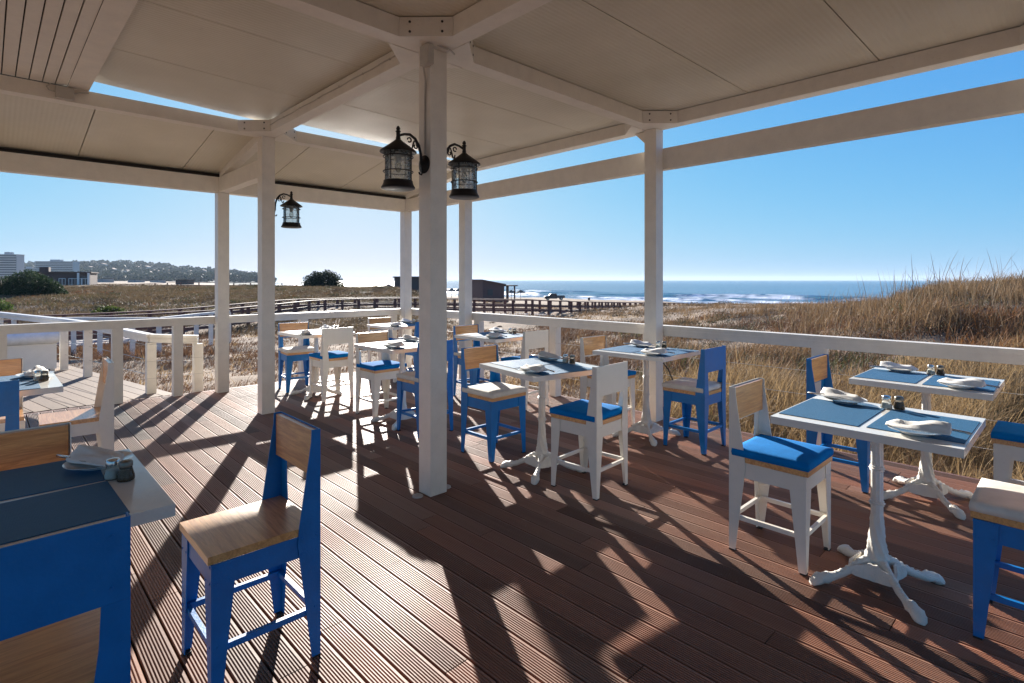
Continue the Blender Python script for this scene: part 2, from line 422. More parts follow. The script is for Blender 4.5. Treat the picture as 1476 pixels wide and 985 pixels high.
scx = 3+SHO[0]*S+SHT[0]*T; scz = 177+SHO[1]*S+SHT[1]*T
fx_, fy_ = W(scx, scz); nt_, ns_ = S.shape
edge = np.clip((95-S)/14, 0, 1)
ii = np.arange(nt_-1)[:, None]*ns_; jj = np.arange(ns_-1)[None, :]
q = np.stack([ii+jj, ii+jj+1, ii+ns_+jj+1, ii+ns_+jj], -1).reshape(-1, 4)
surf = npmesh('water', np.stack([fx_, fy_, SEA+.05*edge+z*edge-.05*(1-edge)], -1).reshape(-1, 3), q, sea_mat('breaking surf water', True), smooth=True,
              attrs={'foam': ('POINT', 'FLOAT', foam*edge), 'thin': ('POINT', 'FLOAT', thin*edge)})
tag(surf, 'white breaking waves along the beach', 'surf', kind='structure')

# ------------------------------------------------------------------ deck
def ribbed(x0, x1, y0, y1, ribs, depth, out, flat=False):
    pts = []
    if flat: pts = [(x0, -.02), (x0, -.002), (x0+.002, 0), (x1-.002, 0), (x1, -.002), (x1, -.02)]
    else:
        w = (x1-x0); pad = .007; p = (w-2*pad)/ribs
        pts = [(x0, -.025), (x0, -.003), (x0+.002, 0)]
        for k in range(ribs):
            a = x0+pad+k*p
            pts += [(a, 0), (a+p*.16, -depth), (a+p*.44, -depth), (a+p*.6, 0)]
        pts += [(x1-.002, 0), (x1, -.003), (x1, -.025)]
    out.append((pts, y0, y1))
def lerp(a, b, t): return a+(b-a)*t
def build_planks(items, name, mat, tones, Mx=None, z=0):
    V = []; Q = []; T = []
    for (pts, y0, y1), tn in zip(items, tones):
        b = len(V); n = len(pts)
        V += [(x, y0, zz) for x, zz in pts]+[(x, y1, zz) for x, zz in pts]
        for k in range(n-1): Q.append((b+k, b+k+1, b+n+k+1, b+n+k)); T.append(tn)
        # end caps as strips down to the board's underside
    V = np.array(V); V[:, 2] += z
    if Mx is not None:
        c, s_ = math.cos(Mx[2]), math.sin(Mx[2])
        V[:, :2] = np.stack([Mx[0]+V[:, 0]*c-V[:, 1]*s_, Mx[1]+V[:, 0]*s_+V[:, 1]*c], -1)
    T = np.array(T); cols = np.concatenate([T, np.ones((len(T), 1))], 1)
    return npmesh(name, V, np.array(Q), mat, attrs={'tone': ('FACE', 'FLOAT_COLOR', cols)})
items = []; tones = []
PITCH = .11
for k in range(-50, 37):
    x0 = .956+PITCH*k+.0045; x1 = x0+PITCH-.009
    if x1 > 5.03: break
    y = -4+random.uniform(0, 2.2)-1
    cuts = [-4.0]
    while y < 7.4:
        if y > -3.7 and y < 7.2: cuts.append(y)
        y += random.choice((2.4, 2.7, 3.0, 3.6))
    cuts.append(7.645)
    for a, b in zip(cuts, cuts[1:]):
        ribbed(x0, x1, a+.002, b-.002, 8, .0042, items)
        g = max(.55, random.gauss(1, .2)); r_ = random.gauss(0, .05)
        far = min(1, max(0, (a+b)/2-2.6)*.16+max(0, 2.2-x0)*.14)      # boards nearer the open edge have weathered grey
        tones.append((g*(1+r_)*lerp(1, .98, far), g*lerp(1, 1.36, far), g*(1-r_*.5)*lerp(1, 1.6, far)))
deck = build_planks(items, 'deck', DECK, tones)
tag(deck, 'red brown ribbed timber deck', 'deck', kind='structure')
# joists, dark slab painting the shade in the void below, rim boards
bm = bmesh.new()
box(bm, -4.6, 5.02, -4.0, 7.64, -.12, -.03)
for yy in (-3, 0, 3, 6): box(bm, -4.6, 5.0, yy, yy+.06, -.3, -.121)
sub = obj('deck_substructure', bm, plain('dark joist and void shade', (.03, .02, .015), .9)); tag(sub, 'joists and dark slab standing for the shade under the deck boards', 'deck', kind='structure')
bm = bmesh.new(); box(bm, 5.022, 5.052, -4.0, 7.69, -.2, -.004); box(bm, -4.6, 5.02, 7.655, 7.69, -.2, -.004)
rim = obj('deck_rim', bm, DARKWOOD, bev=.003); tag(rim, 'brown rim boards closing the deck edge', 'deck', kind='structure')
# walkway of smooth planks beyond the deck
items = []; tones = []
for k in range(-28, 5):
    x0 = k*.145; x1 = x0+.140
    y = random.uniform(.8, 2.2); cuts = [-.9]
    while y < 7: cuts.append(y); y += random.choice((1.8, 2.2, 2.6))
    cuts.append(7.2)
    for a, b in zip(cuts, cuts[1:]):
        ribbed(x0, x1, a+.003, b-.003, 1, 0, items, True)
        g = random.gauss(1, .1); tones.append((g, g, g))
rot = R(10.5)
items2 = []; t2 = []
for (p, y0, y1), tn in zip(items, tones):
    # keep every plank clear of the ribbed deck: cut where the rotated plank would cross y = 7.66
    xm = max(p[0][0], p[-1][0]) if rot > 0 else min(p[0][0], p[-1][0])
    ymin = min((7.70-7.72-xx*math.sin(rot))/math.cos(rot) for xx in (p[0][0], p[-1][0]))
    ymin = max((7.70-7.72-xx*math.sin(rot))/math.cos(rot) for xx in (p[0][0], p[-1][0]))
    y0 = max(y0, ymin)
    if y1-y0 > .05: items2.append((p, y0, y1)); t2.append(tn)
walk = build_planks(items2, 'walkway', WALK, t2, (.95, 7.72, rot))
tag(walk, 'grey weathered plank walkway leaving the deck', 'walkway', kind='structure')
bm = bmesh.new(); M_w = Matrix.Translation((.95, 7.72, 0)) @ Matrix.Rotation(rot, 4, 'Z'); box(bm, -3.9, .70, .6, 7.1, -.12, -.035, M_w)  # dark slab added so the plank gaps read as shaded
o = obj('walkway_shade_slab', bm, plain('dark walkway gap shade', (.03, .02, .015), .9)); tag(o, 'dark slab standing for the shade under the plank walkway', 'walkway', kind='structure')

# ------------------------------------------------------------------ pavilion
GXs = (-.57, 2.13, 4.825); GYs = (-.02, 2.975, 5.965, 7.47)
pav = empty('pavilion', (2.1, 3, 0), 0, 'white timber pavilion with ribbed sheet roof standing over the deck', 'pavilion')
def PV(name, bm, mat, bev=.003, smooth=False, parent=None):
    o = obj(name, bm, mat, parent or pav, smooth, bev)
    if parent is None: o.matrix_parent_inverse = Matrix.Translation((-2.1, -3, 0))
    return o
hw = .065
for (x, y, top) in ((2.13, 2.975, 2.9), (4.825, 2.975, 2.9), (2.13, 5.965, 2.9), (2.13, 7.47, 2.485), (4.825, 7.47, 2.485), (4.825, 5.965, 2.9),
                    (4.825, -.02, 2.9), (-.57, 5.965, 2.9), (-.57, 7.47, 2.485), (-.57, 2.975, 2.9)):
    o = PV('post', B(x-hw, x+hw, y-hw, y+hw, .001, top), WHITE, .004)
bw = .062
def ybeam(x, y0, y1, z0=2.902, z1=3.02): PV('beam', B(x-bw, x+bw, y0, y1, z0, z1), WHITE)
def xbeam(y, x0, x1, z0=2.902, z1=3.02): PV('beam', B(x0, x1, y-bw, y+bw, z0, z1), WHITE)
for y in (2.975, 5.965): xbeam(y, -4.5, 4.825-bw-.001)
ybeam(4.825, -4, 5.965+bw)
for a, b in ((-4, 2.975-bw-.001), (2.975+bw+.001, 5.965-bw-.001)): ybeam(2.13, a, b)
for a, b in ((-4, 2.975-bw-.001), (2.975+bw+.001, 5.965-bw-.001)): ybeam(-.57, a, b)
# outer beams at eave height and tie beams with rafters
PV('beam', B(-4.5, 4.825+.065, 7.41, 7.535, 2.488, 2.676), WHITE)
PV('beam', B(4.893, 4.985, -4, 7.535, 2.513, 2.72), WHITE)
for x in (-.57, 2.13):
    PV('beam', B(x-.055, x+.055, 6.04, 7.409, 2.49, 2.675), WHITE)
    bm = bmesh.new(); beam(bm, (x, 6.03, 2.93), (x, 7.40, 2.72), .1, .085); PV('rafter', bm, WHITE)
bm = bmesh.new(); beam(bm, (4.825, 6.03, 2.93), (4.825, 7.40, 2.72), .1, .085); PV('rafter', bm, WHITE)
PV('beam', B(4.77, 4.88, 6.04, 7.409, 2.49, 2.675), WHITE)
# corner plates with bolts
def corner(x, y, sx_, sy_, z0=2.9, z1=3.018, leg=.235, bolts=True):
    o_ = bw+.0015
    poly = [(x+sx_*o_, y+sy_*o_), (x+sx_*(o_+leg), y+sy_*o_), (x+sx_*o_, y+sy_*(o_+leg))]
    bm = bmesh.new(); prism(bm, poly, z0, z1)
    p = PV('corner_plate', bm, WHITE, .002)
    if bolts:
        bm = bmesh.new()
        n = Vector((sx_, sy_, 0)).normalized(); tt = Vector((-n.y, n.x, 0))
        c = Vector(((poly[1][0]+poly[2][0])/2, (poly[1][1]+poly[2][1])/2, (z0+z1)/2))
        for a in (-.1, .1):
            for b in (-.03, .03):
                pp = c+tt*a+Vector((0, 0, b)); tube(bm, [pp-n*.004, pp+n*.004], .008, 8)
        obj('bolt', bm, BOLT, p)
for sx_ in (-1, 1):
    for sy_ in (-1, 1): corner(2.13, 2.975, sx_, sy_)
for sx_ in (-1, 1): corner(2.13, 5.965, sx_, -1)
corner(4.825, 2.975, -1, -1); corner(4.825, 2.975, -1, 1, bolts=False)
corner(4.825, 5.965, -1, -1); corner(4.825, -.02, -1, 1)
bm = bmesh.new()
a = [(2.975+.067, 2.899), (2.975+.067, 2.76), (2.975+.21, 2.899)]
prism(bm, a, 4.80, 4.85, Matrix(((0, 0, 1, 0), (1, 0, 0, 0), (0, 1, 0, 0), (0, 0, 0, 1)))); PV('knee_brace', bm, WHITE, .002)
# roof panels: separate sheets with open seams
def sheet(name, c, th, mat):         # c = 4 corners (x,y,z) going round
    bm = bmesh.new()
    lo = [bm.verts.new(p) for p in c]; hi = [bm.verts.new((p[0], p[1], p[2]+th)) for p in c]
    bm.faces.new(lo[::-1]); bm.faces.new(hi)
    for i in range(4): bm.faces.new((lo[i], lo[(i+1) % 4], hi[(i+1) % 4], hi[i]))
    return PV(name, bm, mat, 0)
def lerp(a, b, t): return a+(b-a)*t
zc = 3.026
# cells of the flat roof: A above the viewer, C to the sea side, B and D towards the beach
for (x0, x1, cuts) in ((2.13, 4.89, [-4, -3.0, -2.0, -1.0, .03, 1.04, 2.01, 2.975]), (-4.5, 2.13, [-4, -3.0, -2.0, -1.0, .03, 1.04, 2.01, 2.975])):
    for a, b in zip(cuts, cuts[1:]):
        sheet('roof_panel', [(x0, a+.004, zc), (x1, a+.004, zc), (x1, b-.004, zc), (x0, b-.004, zc)], .04, PANELX)
for a, b, ya in ((2.975, 3.83, 0), (3.83, 4.85, 0), (4.85, 5.875, 1)):
    za = lambda x, y: zc+max(0, (y-2.975)/2.9)*(.085 if x < 1 else (.01 if x < 3 else .0))
    sheet('roof_panel', [(.505, a+.004, za(.5, a)), (2.13, a+.004, za(2, a)), (2.13, b-.004, za(2, b)), (.505, b-.004, za(.5, b))], .04, PANELX)
    zd = lambda x, y: zc+max(0, (y-2.975)/2.9)*(.07 if x < 3 else .0)
    sheet('roof_panel', [(2.134, a+.004, zd(2, a)), (4.89, a+.004, zd(4, a)), (4.89, b-.004, zd(4, b)), (2.134, b-.004, zd(2, b))], .04, PANELX)
PV('trim_board', B(.490, .633, 3.04, 5.99, 3.021, 3.024), WHITE, 0)
PV('trim_board', B(.4905, .632, 3.04, 5.90, 3.0245, 3.0255), WHITE, 0)
bm = bmesh.new()
for k in range(44):
    x1 = .488-k*.0815; box(bm, x1-.0735, x1, 3.04, 5.90, 3.028, 3.045)
PV('plank_ceiling', bm, WHITE, .002)
bm = bmesh.new(); box(bm, -4.5, .5, 3.0, 6.02, 3.047, 3.09); PV('roof_panel', bm, plain('dark gap shade', (.03, .027, .024), .9), 0)  # dark backing sheet added to block sky and paint shade into the plank gaps
# eave sheets running down to the outer beam
xc = [-4.5, -3.3, -2.3, -1.3, -.3, .71, 1.69, 2.7, 3.7, 4.9]
for a, b in zip(xc, xc[1:]):
    sheet('eave_panel', [(a+.004, 6.03, 2.975), (b-.004, 6.03, 2.975), (b-.004, 7.66, 2.70), (a+.004, 7.66, 2.70)], .04, PANELY)

GAP_SHADE = bpy.data.materials['dark gap shade']
PV('gap_shade_strip', B(-4.5, 4.82, 7.455, 7.53, 2.6775, 2.722), GAP_SHADE, 0)  # added dark strip standing in for the shaded gap above the outer beam
sheet('seam_light_stop', [(-4.5, 6.03, 3.02), (4.95, 6.03, 3.02), (4.95, 7.68, 2.745), (-4.5, 7.68, 2.745)], .01, GAP_SHADE)  # unseen sheet added over the eave seams to stop light leaking through
sheet('seam_light_stop', [(-4.5, -4, zc+.045), (4.92, -4, zc+.045), (4.92, 2.98, zc+.045), (-4.5, 2.98, zc+.045)], .01, GAP_SHADE)  # likewise added, blocks light at the seams of the flat roof
# ------------------------------------------------------------------ wiring on the pavilion
jb = empty('junction_box', (2.05, 2.89, 2.84), 0, 'small white junction box at the top of the lantern post with its cables', 'junction box', 'junction boxes')
obj('box', B(-.05, -.005, -.045, .045, -.07, .05), CABLE, jb, bev=.004)
bm = bmesh.new()
tube(bm, [(-.03, .03, .05), (-.02, .0, .075), (.02, -.03, .07), (.06, -.045, .055), (.12, -.05, .052), (.17, -.03, .045)], .0055, 7)
tube(bm, [(-.03, .045, -.02), (.003, .06, -.15), (.009, .075, -.3), (.009, .075, -.62)], .0065, 7)
obj('cable', bm, CABLE, jb, True)
jb2 = empty('junction_box', (.47, 5.88, 2.97), 0, 'small white junction box on the beam beside the plank ceiling', 'junction box', 'junction boxes')
obj('box', B(-.06, .06, -.02, .02, -.06, .035), CABLE, jb2, bev=.004)
bm = bmesh.new()
tube(bm, [(-.06, 0, -.01), (-.1, -.0, -.005), (-.115, 0, .02), (-.09, 0, .048)], .006, 7); tube(bm, [(.06, 0, 0), (.1, .01, .02), (.16, .015, .03)], .006, 7)
obj('cable', bm, CABLE, jb2, True)
bm = bmesh.new()
ys = np.linspace(3.3, 5.8, 16)
tube(bm, [(2.13-bw-.006, y, 2.968+.004*math.sin(i*2.1)) for i, y in enumerate(ys)], .0045, 6)
for y in np.linspace(3.4, 5.7, 7): tube(bm, [(2.13-bw-.001, y, 2.968), (2.13-bw-.013, y, 2.968)], .008, 6)
o = obj('cable', bm, CABLE, smooth=True); tag(o, 'thin cable clipped along the beam between two posts', 'cable', 'cables under the roof')
bm = bmesh.new()
tube(bm, [(2.33+i*.12, 2.975-bw-.006+0, 3.0+.003*math.sin(i)) for i in range(2)]+[(2.13-bw-.006, 2.7-i*.3, 3.0+.004*math.sin(i*1.7)) for i in range(9)][:0], .0045, 6)
bm.free()
ob = empty('outlet_box', (4.9, 2.96, .62), 0, 'grey outlet box and black cable low on the post behind the second rail table', 'outlet box')
obj('box', B(-.004, .045, -.03, .03, -.05, .05), RUBBER, ob, bev=.004)
bm = bmesh.new(); tube(bm, [(.02, -.03, -.05), (.03, -.09, -.12), (.03, -.15, -.25), (.02, -.12, -.38), (0, -.06, -.47), (0, -.02, -.6)], .006, 7); obj('cable', bm, RUBBER, ob, True)
for x, lb in ((2.011, 'beach'), (2.236, 'sea')):
    bm = bmesh.new(); lathe(bm, [(0, .012), (.028, .012), (.034, .008), (.036, .001), (0, .001)], 18)
    o = obj('floor_cap', bm, paint('grey cap '+lb, (.42, .37, .33), .45), smooth=True, loc=(x, 2.975, 0))
    tag(o, 'round grey floor cap on the %s side of the lantern post foot' % lb, 'floor cap', 'floor caps')

# ------------------------------------------------------------------ lanterns
def make_lantern():
    r = empty('wall_lantern', (0, 0, 0))       # origin: wall plate centre on the post face, arm towards +X
    bm = bmesh.new(); Mx = Matrix.Rotation(R(90), 4, 'Y')
    lathe(bm, [(0, .0), (.058, .0), (.06, .006), (.05, .013), (.03, .02), (.018, .03), (0, .032)], 24, M=Mx); obj('wall_plate', bm, BLACK, r, True)
    bm = bmesh.new()
    pts = []
    for i in range(15):
        a = i/14*math.pi*.92
        pts.append((.03+.085*(1-math.cos(a)), 0, .0+.165*math.sin(a)**.8 if a < math.pi/2 else .165-(1-math.sin(a))*.0))
    pts = [(.02, 0, -.03), (.026, 0, .0), (.03, 0, .06), (.045, 0, .115), (.075, 0, .155), (.115, 0, .175), (.155, 0, .17), (.185, 0, .158), (.2, 0, .15)]
    tube(bm, pts, [.007, .009, .009, .009, .009, .009, .008, .008, .008], 8)
    cur = [(.05+.03*math.cos(a)*(1-a/9), 0, .085+.028*math.sin(a)*(1-a/9)) for a in np.linspace(-1, 6, 20)]
    tube(bm, [(.06+.06*t, 0, .11+.035*math.sin(t*6)) for t in np.linspace(0, 1, 9)], .005, 6)
    tube(bm, [(.118+.014*math.cos(a), 0, .14+.014*math.sin(a)) for a in np.linspace(0, 5.4, 14)], .0045, 6)
    tube(bm, [(.07+.012*math.cos(a), 0, .105+.012*math.sin(a)) for a in np.linspace(2, 7.4, 14)], .0045, 6)
    tube(bm, [(.022, 0, -.03), (.018, 0, -.055), (.026, 0, -.07), (.04, 0, -.066), (.044, 0, -.055)], .006, 7)
    obj('bracket', bm, BLACK, r, True)
    c = (.2, 0, 0)
    bm = bmesh.new(); lathe(bm, [(.012, .125), (.015, .135), (.012, .15), (.012, .172), (.018, .178), (.01, .187), (.014, .197), (.009, .207), (.004, .213), (0, .214)], 12, c); obj('finial', bm, BLACK, r, True)
    bm = bmesh.new(); lathe(bm, [(0, .13), (.016, .128), (.03, .115), (.112, .055), (.115, .047), (.106, .043), (.09, .047), (.02, .1), (0, .1)], 28, c); obj('roof', bm, BLACK, r, True)
    bm = bmesh.new()
    for z in (.018, -.075):
        tube(bm, [(c[0]+.092*math.cos(a), .092*math.sin(a), z) for a in np.linspace(0, 2*math.pi, 29)], .0036, 6)
    for k in range(4):
        a = k*math.pi/2+.5; p = (c[0]+.091*math.cos(a), .091*math.sin(a)); tube(bm, [(p[0], p[1], .05), (p[0], p[1], -.135)], .0036, 6)
    obj('cage', bm, BLACK, r, True)
    bm = bmesh.new(); lathe(bm, [(.082, .048), (.083, -.134)], 28, c); obj('glass', bm, GLASS, r, 'all')
    bm = bmesh.new(); lathe(bm, [(0, -.134), (.09, -.132), (.092, -.148), (.1, -.165), (.105, -.172), (.105, -.18), (.098, -.184), (0, -.184)], 28, c); obj('base', bm, BLACK, r, True)
    bm = bmesh.new(); lathe(bm, [(.02, .05), (.02, .012), (.016, .0), (.014, -.012), (.0, -.012)], 12, c); sk = obj('bulb_socket', bm, CABLE, r, True)
    bm = bmesh.new(); lathe(bm, [(.012, -.012), (.02, -.03), (.02, -.055), (.012, -.075), (0, -.08)], 12, c); obj('bulb', bm, POT, sk, 'all')
    return r
lan = make_lantern()
spots = [((2.065, 2.975, 2.155), R(180), 'black iron lantern on the viewer side of the tall middle post, above the wall plate'),
         ((2.195, 2.975, 2.155), 0, 'black iron lantern half behind the tall middle post, on its sea side'),
         ((2.195, 5.965, 2.155), 0, 'small looking black lantern on the post against the pale open sky')]
for i, (p, rz, lb) in enumerate(spots):
    o = lan if i == 0 else copy_tree(lan)
    o.location = p; o.rotation_euler = (0, 0, rz); tag(o, lb, 'lantern', 'wall lanterns on the posts')

# ------------------------------------------------------------------ railings
def wires(bm, p, q, zs, r=.002):
    for z in zs: tube(bm, [(p[0], p[1], z), (q[0], q[1], z)], r, 5)
rr_ = empty('railing', (4.94, 2, 0), 0, 'white railing with a broad top rail along the sea edge of the deck', 'railing', 'white deck railings')
def RP(root, name, bm, mat, bev=.003, smooth=False):
    o = obj(name, bm, mat, root, smooth, bev); o.matrix_parent_inverse = Matrix.Translation(-Vector(root.location)); return o
bm = bmesh.new(); box(bm, 4.892, 4.992, -4, 7.62, .905, .944); box(bm, 4.90, 4.975, -4, 7.56, .842, .9035); RP(rr_, 'top_rail', bm, WHITE)
for y in (7.2, 5.84, 4.42, 3.11, 1.5, .1, -1.4): RP(rr_, 'post', B(4.915, 5.015, y-.05, y+.05, .001 if y else 0, .841), WHITE)
bm = bmesh.new(); wires(bm, (4.96, -4), (4.96, 7.5), (.24, .44, .64)); RP(rr_, 'wire', bm, CABLE, 0, True)
rl_ = empty('railing', (1, 7.6, 0), 0, 'white railing with a broad top rail along the walkway edge of the deck', 'railing', 'white deck railings')
bm = bmesh.new(); box(bm, -4.5, 4.885, 7.537, 7.645, .905, .944); box(bm, -4.5, 4.885, 7.55, 7.63, .85, .9035); RP(rl_, 'top_rail', bm, WHITE)
for x in (-2.5, -1.1, .10, 1.07, 1.67, 3.22, 4.66): RP(rl_, 'post', B(x-.05, x+.05, 7.55, 7.65, .001, .849), WHITE)
bm = bmesh.new(); wires(bm, (1.2, 7.6), (4.8, 7.6), (.24, .44, .64)); wires(bm, (-4.4, 7.6), (.1, 7.6), (.44, .64)); RP(rl_, 'wire', bm, CABLE, 0, True)
rw = empty('railing', (1.2, 9, 0), 0, 'low white railing with steel wires slanting down beside the plank walkway', 'railing', 'white deck railings')
path = [(1.93, 7.76, 0, .70), (1.47, 8.0, 0, .73), (1.06, 10.0, 0, .80), (.87, 11.0, 0, .80), (.18, 14.1, -.25, .80), (-.5, 17, -.5, .8)]
bm = bmesh.new()
for a, b in zip(path, path[1:]):
    p = Vector((a[0], a[1], a[3]-.02)); qq = Vector((b[0], b[1], b[3]-.02)); d = (qq-p).normalized()
    beam(bm, p+d*.001, qq-d*.001, .1, .04); beam(bm, p+d*.001-Vector((0, 0, .052)), qq-d*.001-Vector((0, 0, .052)), .07, .06)
RP(rw, 'top_rail', bm, WHITE)
for (x, y, z0, z1) in path: RP(rw, 'post', B(x-.05, x+.05, y-.05, y+.05, z0-.08 if y > 7.7 else 0, z1-.105), WHITE)
bm = bmesh.new()
for a, b in zip(path, path[1:]):
    for f in (.3, .55, .8): tube(bm, [(a[0], a[1], lerp(a[2], a[3], f)), (b[0], b[1], lerp(b[2], b[3], f))], .003, 5)
RP(rw, 'wire', bm, STEEL, 0, True)
# white railing of the lower ramp, further off
rf = empty('railing', (0, 0, 0), 0, 'white railing of the lower ramp that meets the brown boardwalk', 'railing', 'white deck railings')
bm = bmesh.new(); pl = []
for px in (20, 62, 106, 144, 191, 229, 283, 304, 330):
    zz = 16.7 if px < 240 else lerp(16.7, 19.5, (px-229)/75.)
    pl.append(W((px-738)/789*zz, zz))
for a, b in zip(pl, pl[1:]):
    p = Vector((*a, .22)); qq = Vector((*b, .22)); d = (qq-p).normalized(); beam(bm, p+d*.001, qq-d*.001, .12, .08)
RP(rf, 'top_rail', bm, WHITE)
for a in pl: RP(rf, 'post', B(a[0]-.06, a[0]+.06, a[1]-.06, a[1]+.06, -1.1, .178), WHITE)

# ------------------------------------------------------------------ chairs
def plate(bm, poly, axis, a, b):     # thin plate: polygon (u,z) at constant y ('y') or x ('x')
    if axis == 'y': M = Matrix(((1, 0, 0, 0), (0, 0, 1, 0), (0, 1, 0, 0), (0, 0, 0, 1)))
    else: M = Matrix(((0, 0, 1, 0), (1, 0, 0, 0), (0, 1, 0, 0), (0, 0, 0, 1)))
    prism(bm, poly, a, b, M)
def rivets(bm, pts, n):
    n = Vector(n)
    for p in pts: tube(bm, [Vector(p)-n*.001, Vector(p)+n*.0022], .0042, 6)
WD = .186; TK = .004
def cushion_mesh(col):
    bm = bmesh.new(); nx = 14; hx = .186; y0, y1 = -.170, .196; zb, zt = .4945, .538
    def P_(u, v, top):
        x = (u*2-1); y = (v*2-1)
        e = max(abs(x), abs(y)); puff = (1-abs(x)**6)*(1-abs(y)**6)
        px = x*hx*(1 if abs(x) < .99 else 1); py = (y0+y1)/2+y*(y1-y0)/2
        dent = .002*math.sin(x*3+1.1)*math.cos(y*2.6)
        return (px, py, (zt-.008+.008*puff+dent*puff) if top else zb)
    T = [[bm.verts.new(P_(i/nx, j/nx, 1)) for j in range(nx+1)] for i in range(nx+1)]
    Bt = [[bm.verts.new(P_(i/nx, j/nx, 0)) for j in range(nx+1)] for i in range(nx+1)]
    for i in range(nx):
        for j in range(nx):
            bm.faces.new((T[i][j], T[i+1][j], T[i+1][j+1], T[i][j+1])); bm.faces.new((Bt[i][j], Bt[i][j+1], Bt[i+1][j+1], Bt[i+1][j]))
    rim_ = [(i, 0) for i in range(nx)]+[(nx, j) for j in range(nx)]+[(i, nx) for i in range(nx, 0, -1)]+[(0, j) for j in range(nx, 0, -1)]
    mid = {}
    for (i, j) in rim_:
        a = T[i][j].co; b = Bt[i][j].co; c = Vector(((a.x)*1.014, (y0+y1)/2+(a.y-(y0+y1)/2)*1.014, (a.z+b.z)/2)); mid[(i, j)] = bm.verts.new(c)
    n = len(rim_)
    for k in range(n):
        p, q_ = rim_[k], rim_[(k+1) % n]
        bm.faces.new((T[p[0]][p[1]], mid[p], mid[q_], T[q_[0]][q_[1]])); bm.faces.new((mid[p], Bt[p[0]][p[1]], Bt[q_[0]][q_[1]], mid[q_]))
    return bm
_proto = {}
def make_chair(col, cush):
    m = {'white': WHITEM, 'blue': BLUEM}[col]
    r = empty('cafe_chair')
    obj('seat', B(-.181, .181, -.180, .194, .4675, .494), SEATW, r, bev=.003)
    obj('backrest', B(-.1775, .1775, -.1805, -.158, .672, .841), BACKW, r, bev=.002)
    bm = bmesh.new(); plate(bm, [(-WD, .655), (WD, .655), (WD, .846), (-WD, .846)], 'y', -.1852, -.1812)
    rivets(bm, [(sx_*x, -.1852, z) for sx_ in (-1, 1) for x in (.15,) for z in (.69, .81)], (0, -1, 0)); obj('back_panel', bm, m, r)
    for s_ in (-1, 1):
        bm = bmesh.new()
        x = lambda w: s_*(WD-w)
        plate(bm, [(x(0), .008), (x(.032), .008), (x(.076), .40), (x(.078), .466), (x(0), .466)], 'y', .1815, .1855)
        plate(bm, [(.1813, .008), (.153, .008), (.112, .40), (.110, .466), (.1813, .466)], 'x', s_*(WD-TK) if s_ > 0 else -WD, WD if s_ > 0 else -(WD-TK))
        rivets(bm, [(x(w), .1855, z) for w, z in ((.015, .455), (.06, .455), (.015, .40), (.06, .40), (.018, .19))], (0, 1, 0))
        rivets(bm, [(s_*WD, y, z) for y, z in ((.17, .455), (.125, .455), (.17, .40), (.125, .40), (.165, .19))], (s_, 0, 0))
        lg = obj('leg', bm, m, r)
        obj('foot_cap', B(*sorted((s_*(WD+.0005), s_*(WD-.026))), .158, .186, .0005, .0075), RUBBER, lg)
        bm = bmesh.new()
        plate(bm, [(x(0), .008), (x(.030), .008), (x(.074), .44), (x(.060), .56), (x(.056), .6545), (x(0), .6545)], 'y', -.1852, -.1812)
        plate(bm, [(-.181, .008), (-.153, .008), (-.100, .44), (-.106, .50), (-.150, .80), (-.152, .846), (-.181, .846)], 'x', s_*(WD-TK) if s_ > 0 else -WD, WD if s_ > 0 else -(WD-TK))
        rivets(bm, [(x(w), -.1852, z) for w, z in ((.015, .455), (.055, .455), (.015, .40), (.055, .40), (.018, .19))], (0, -1, 0))
        rivets(bm, [(s_*WD, y, z) for y, z in ((-.17, .455), (-.115, .455), (-.17, .40), (-.115, .40), (-.165, .19))], (s_, 0, 0))
        lg = obj('leg', bm, m, r)
        obj('foot_cap', B(*sorted((s_*(WD+.0005), s_*(WD-.026))), -.186, -.158, .0005, .0075), RUBBER, lg)
    bm = bmesh.new(); box(bm, -.179, .179, .1765, .1800, .388, .4655); obj('apron', bm, m, r)
    bm = bmesh.new(); box(bm, -.179, .179, -.1795, -.1765, .388, .4655); obj('apron', bm, m, r)
    for s_ in (-1, 1):
        bm = bmesh.new(); a_, b_ = sorted((s_*.1805, s_*.1775)); box(bm, a_, b_, -.176, .176, .388, .4655); obj('apron', bm, m, r)
        a_, b_ = sorted((s_*.178, s_*.162)); obj('stretcher', B(a_, b_, -.178, .178, .165, .187), m, r, bev=.0015)
    for y in (.170, -.170): obj('stretcher', B(-.1615, .1615, y-.008, y+.008, .166, .186), m, r, bev=.0015)
    if cush: obj('cushion', cushion_mesh(cush), {'cream': CREAM, 'blue': BLUEC}[cush], r, 'all')
    return r
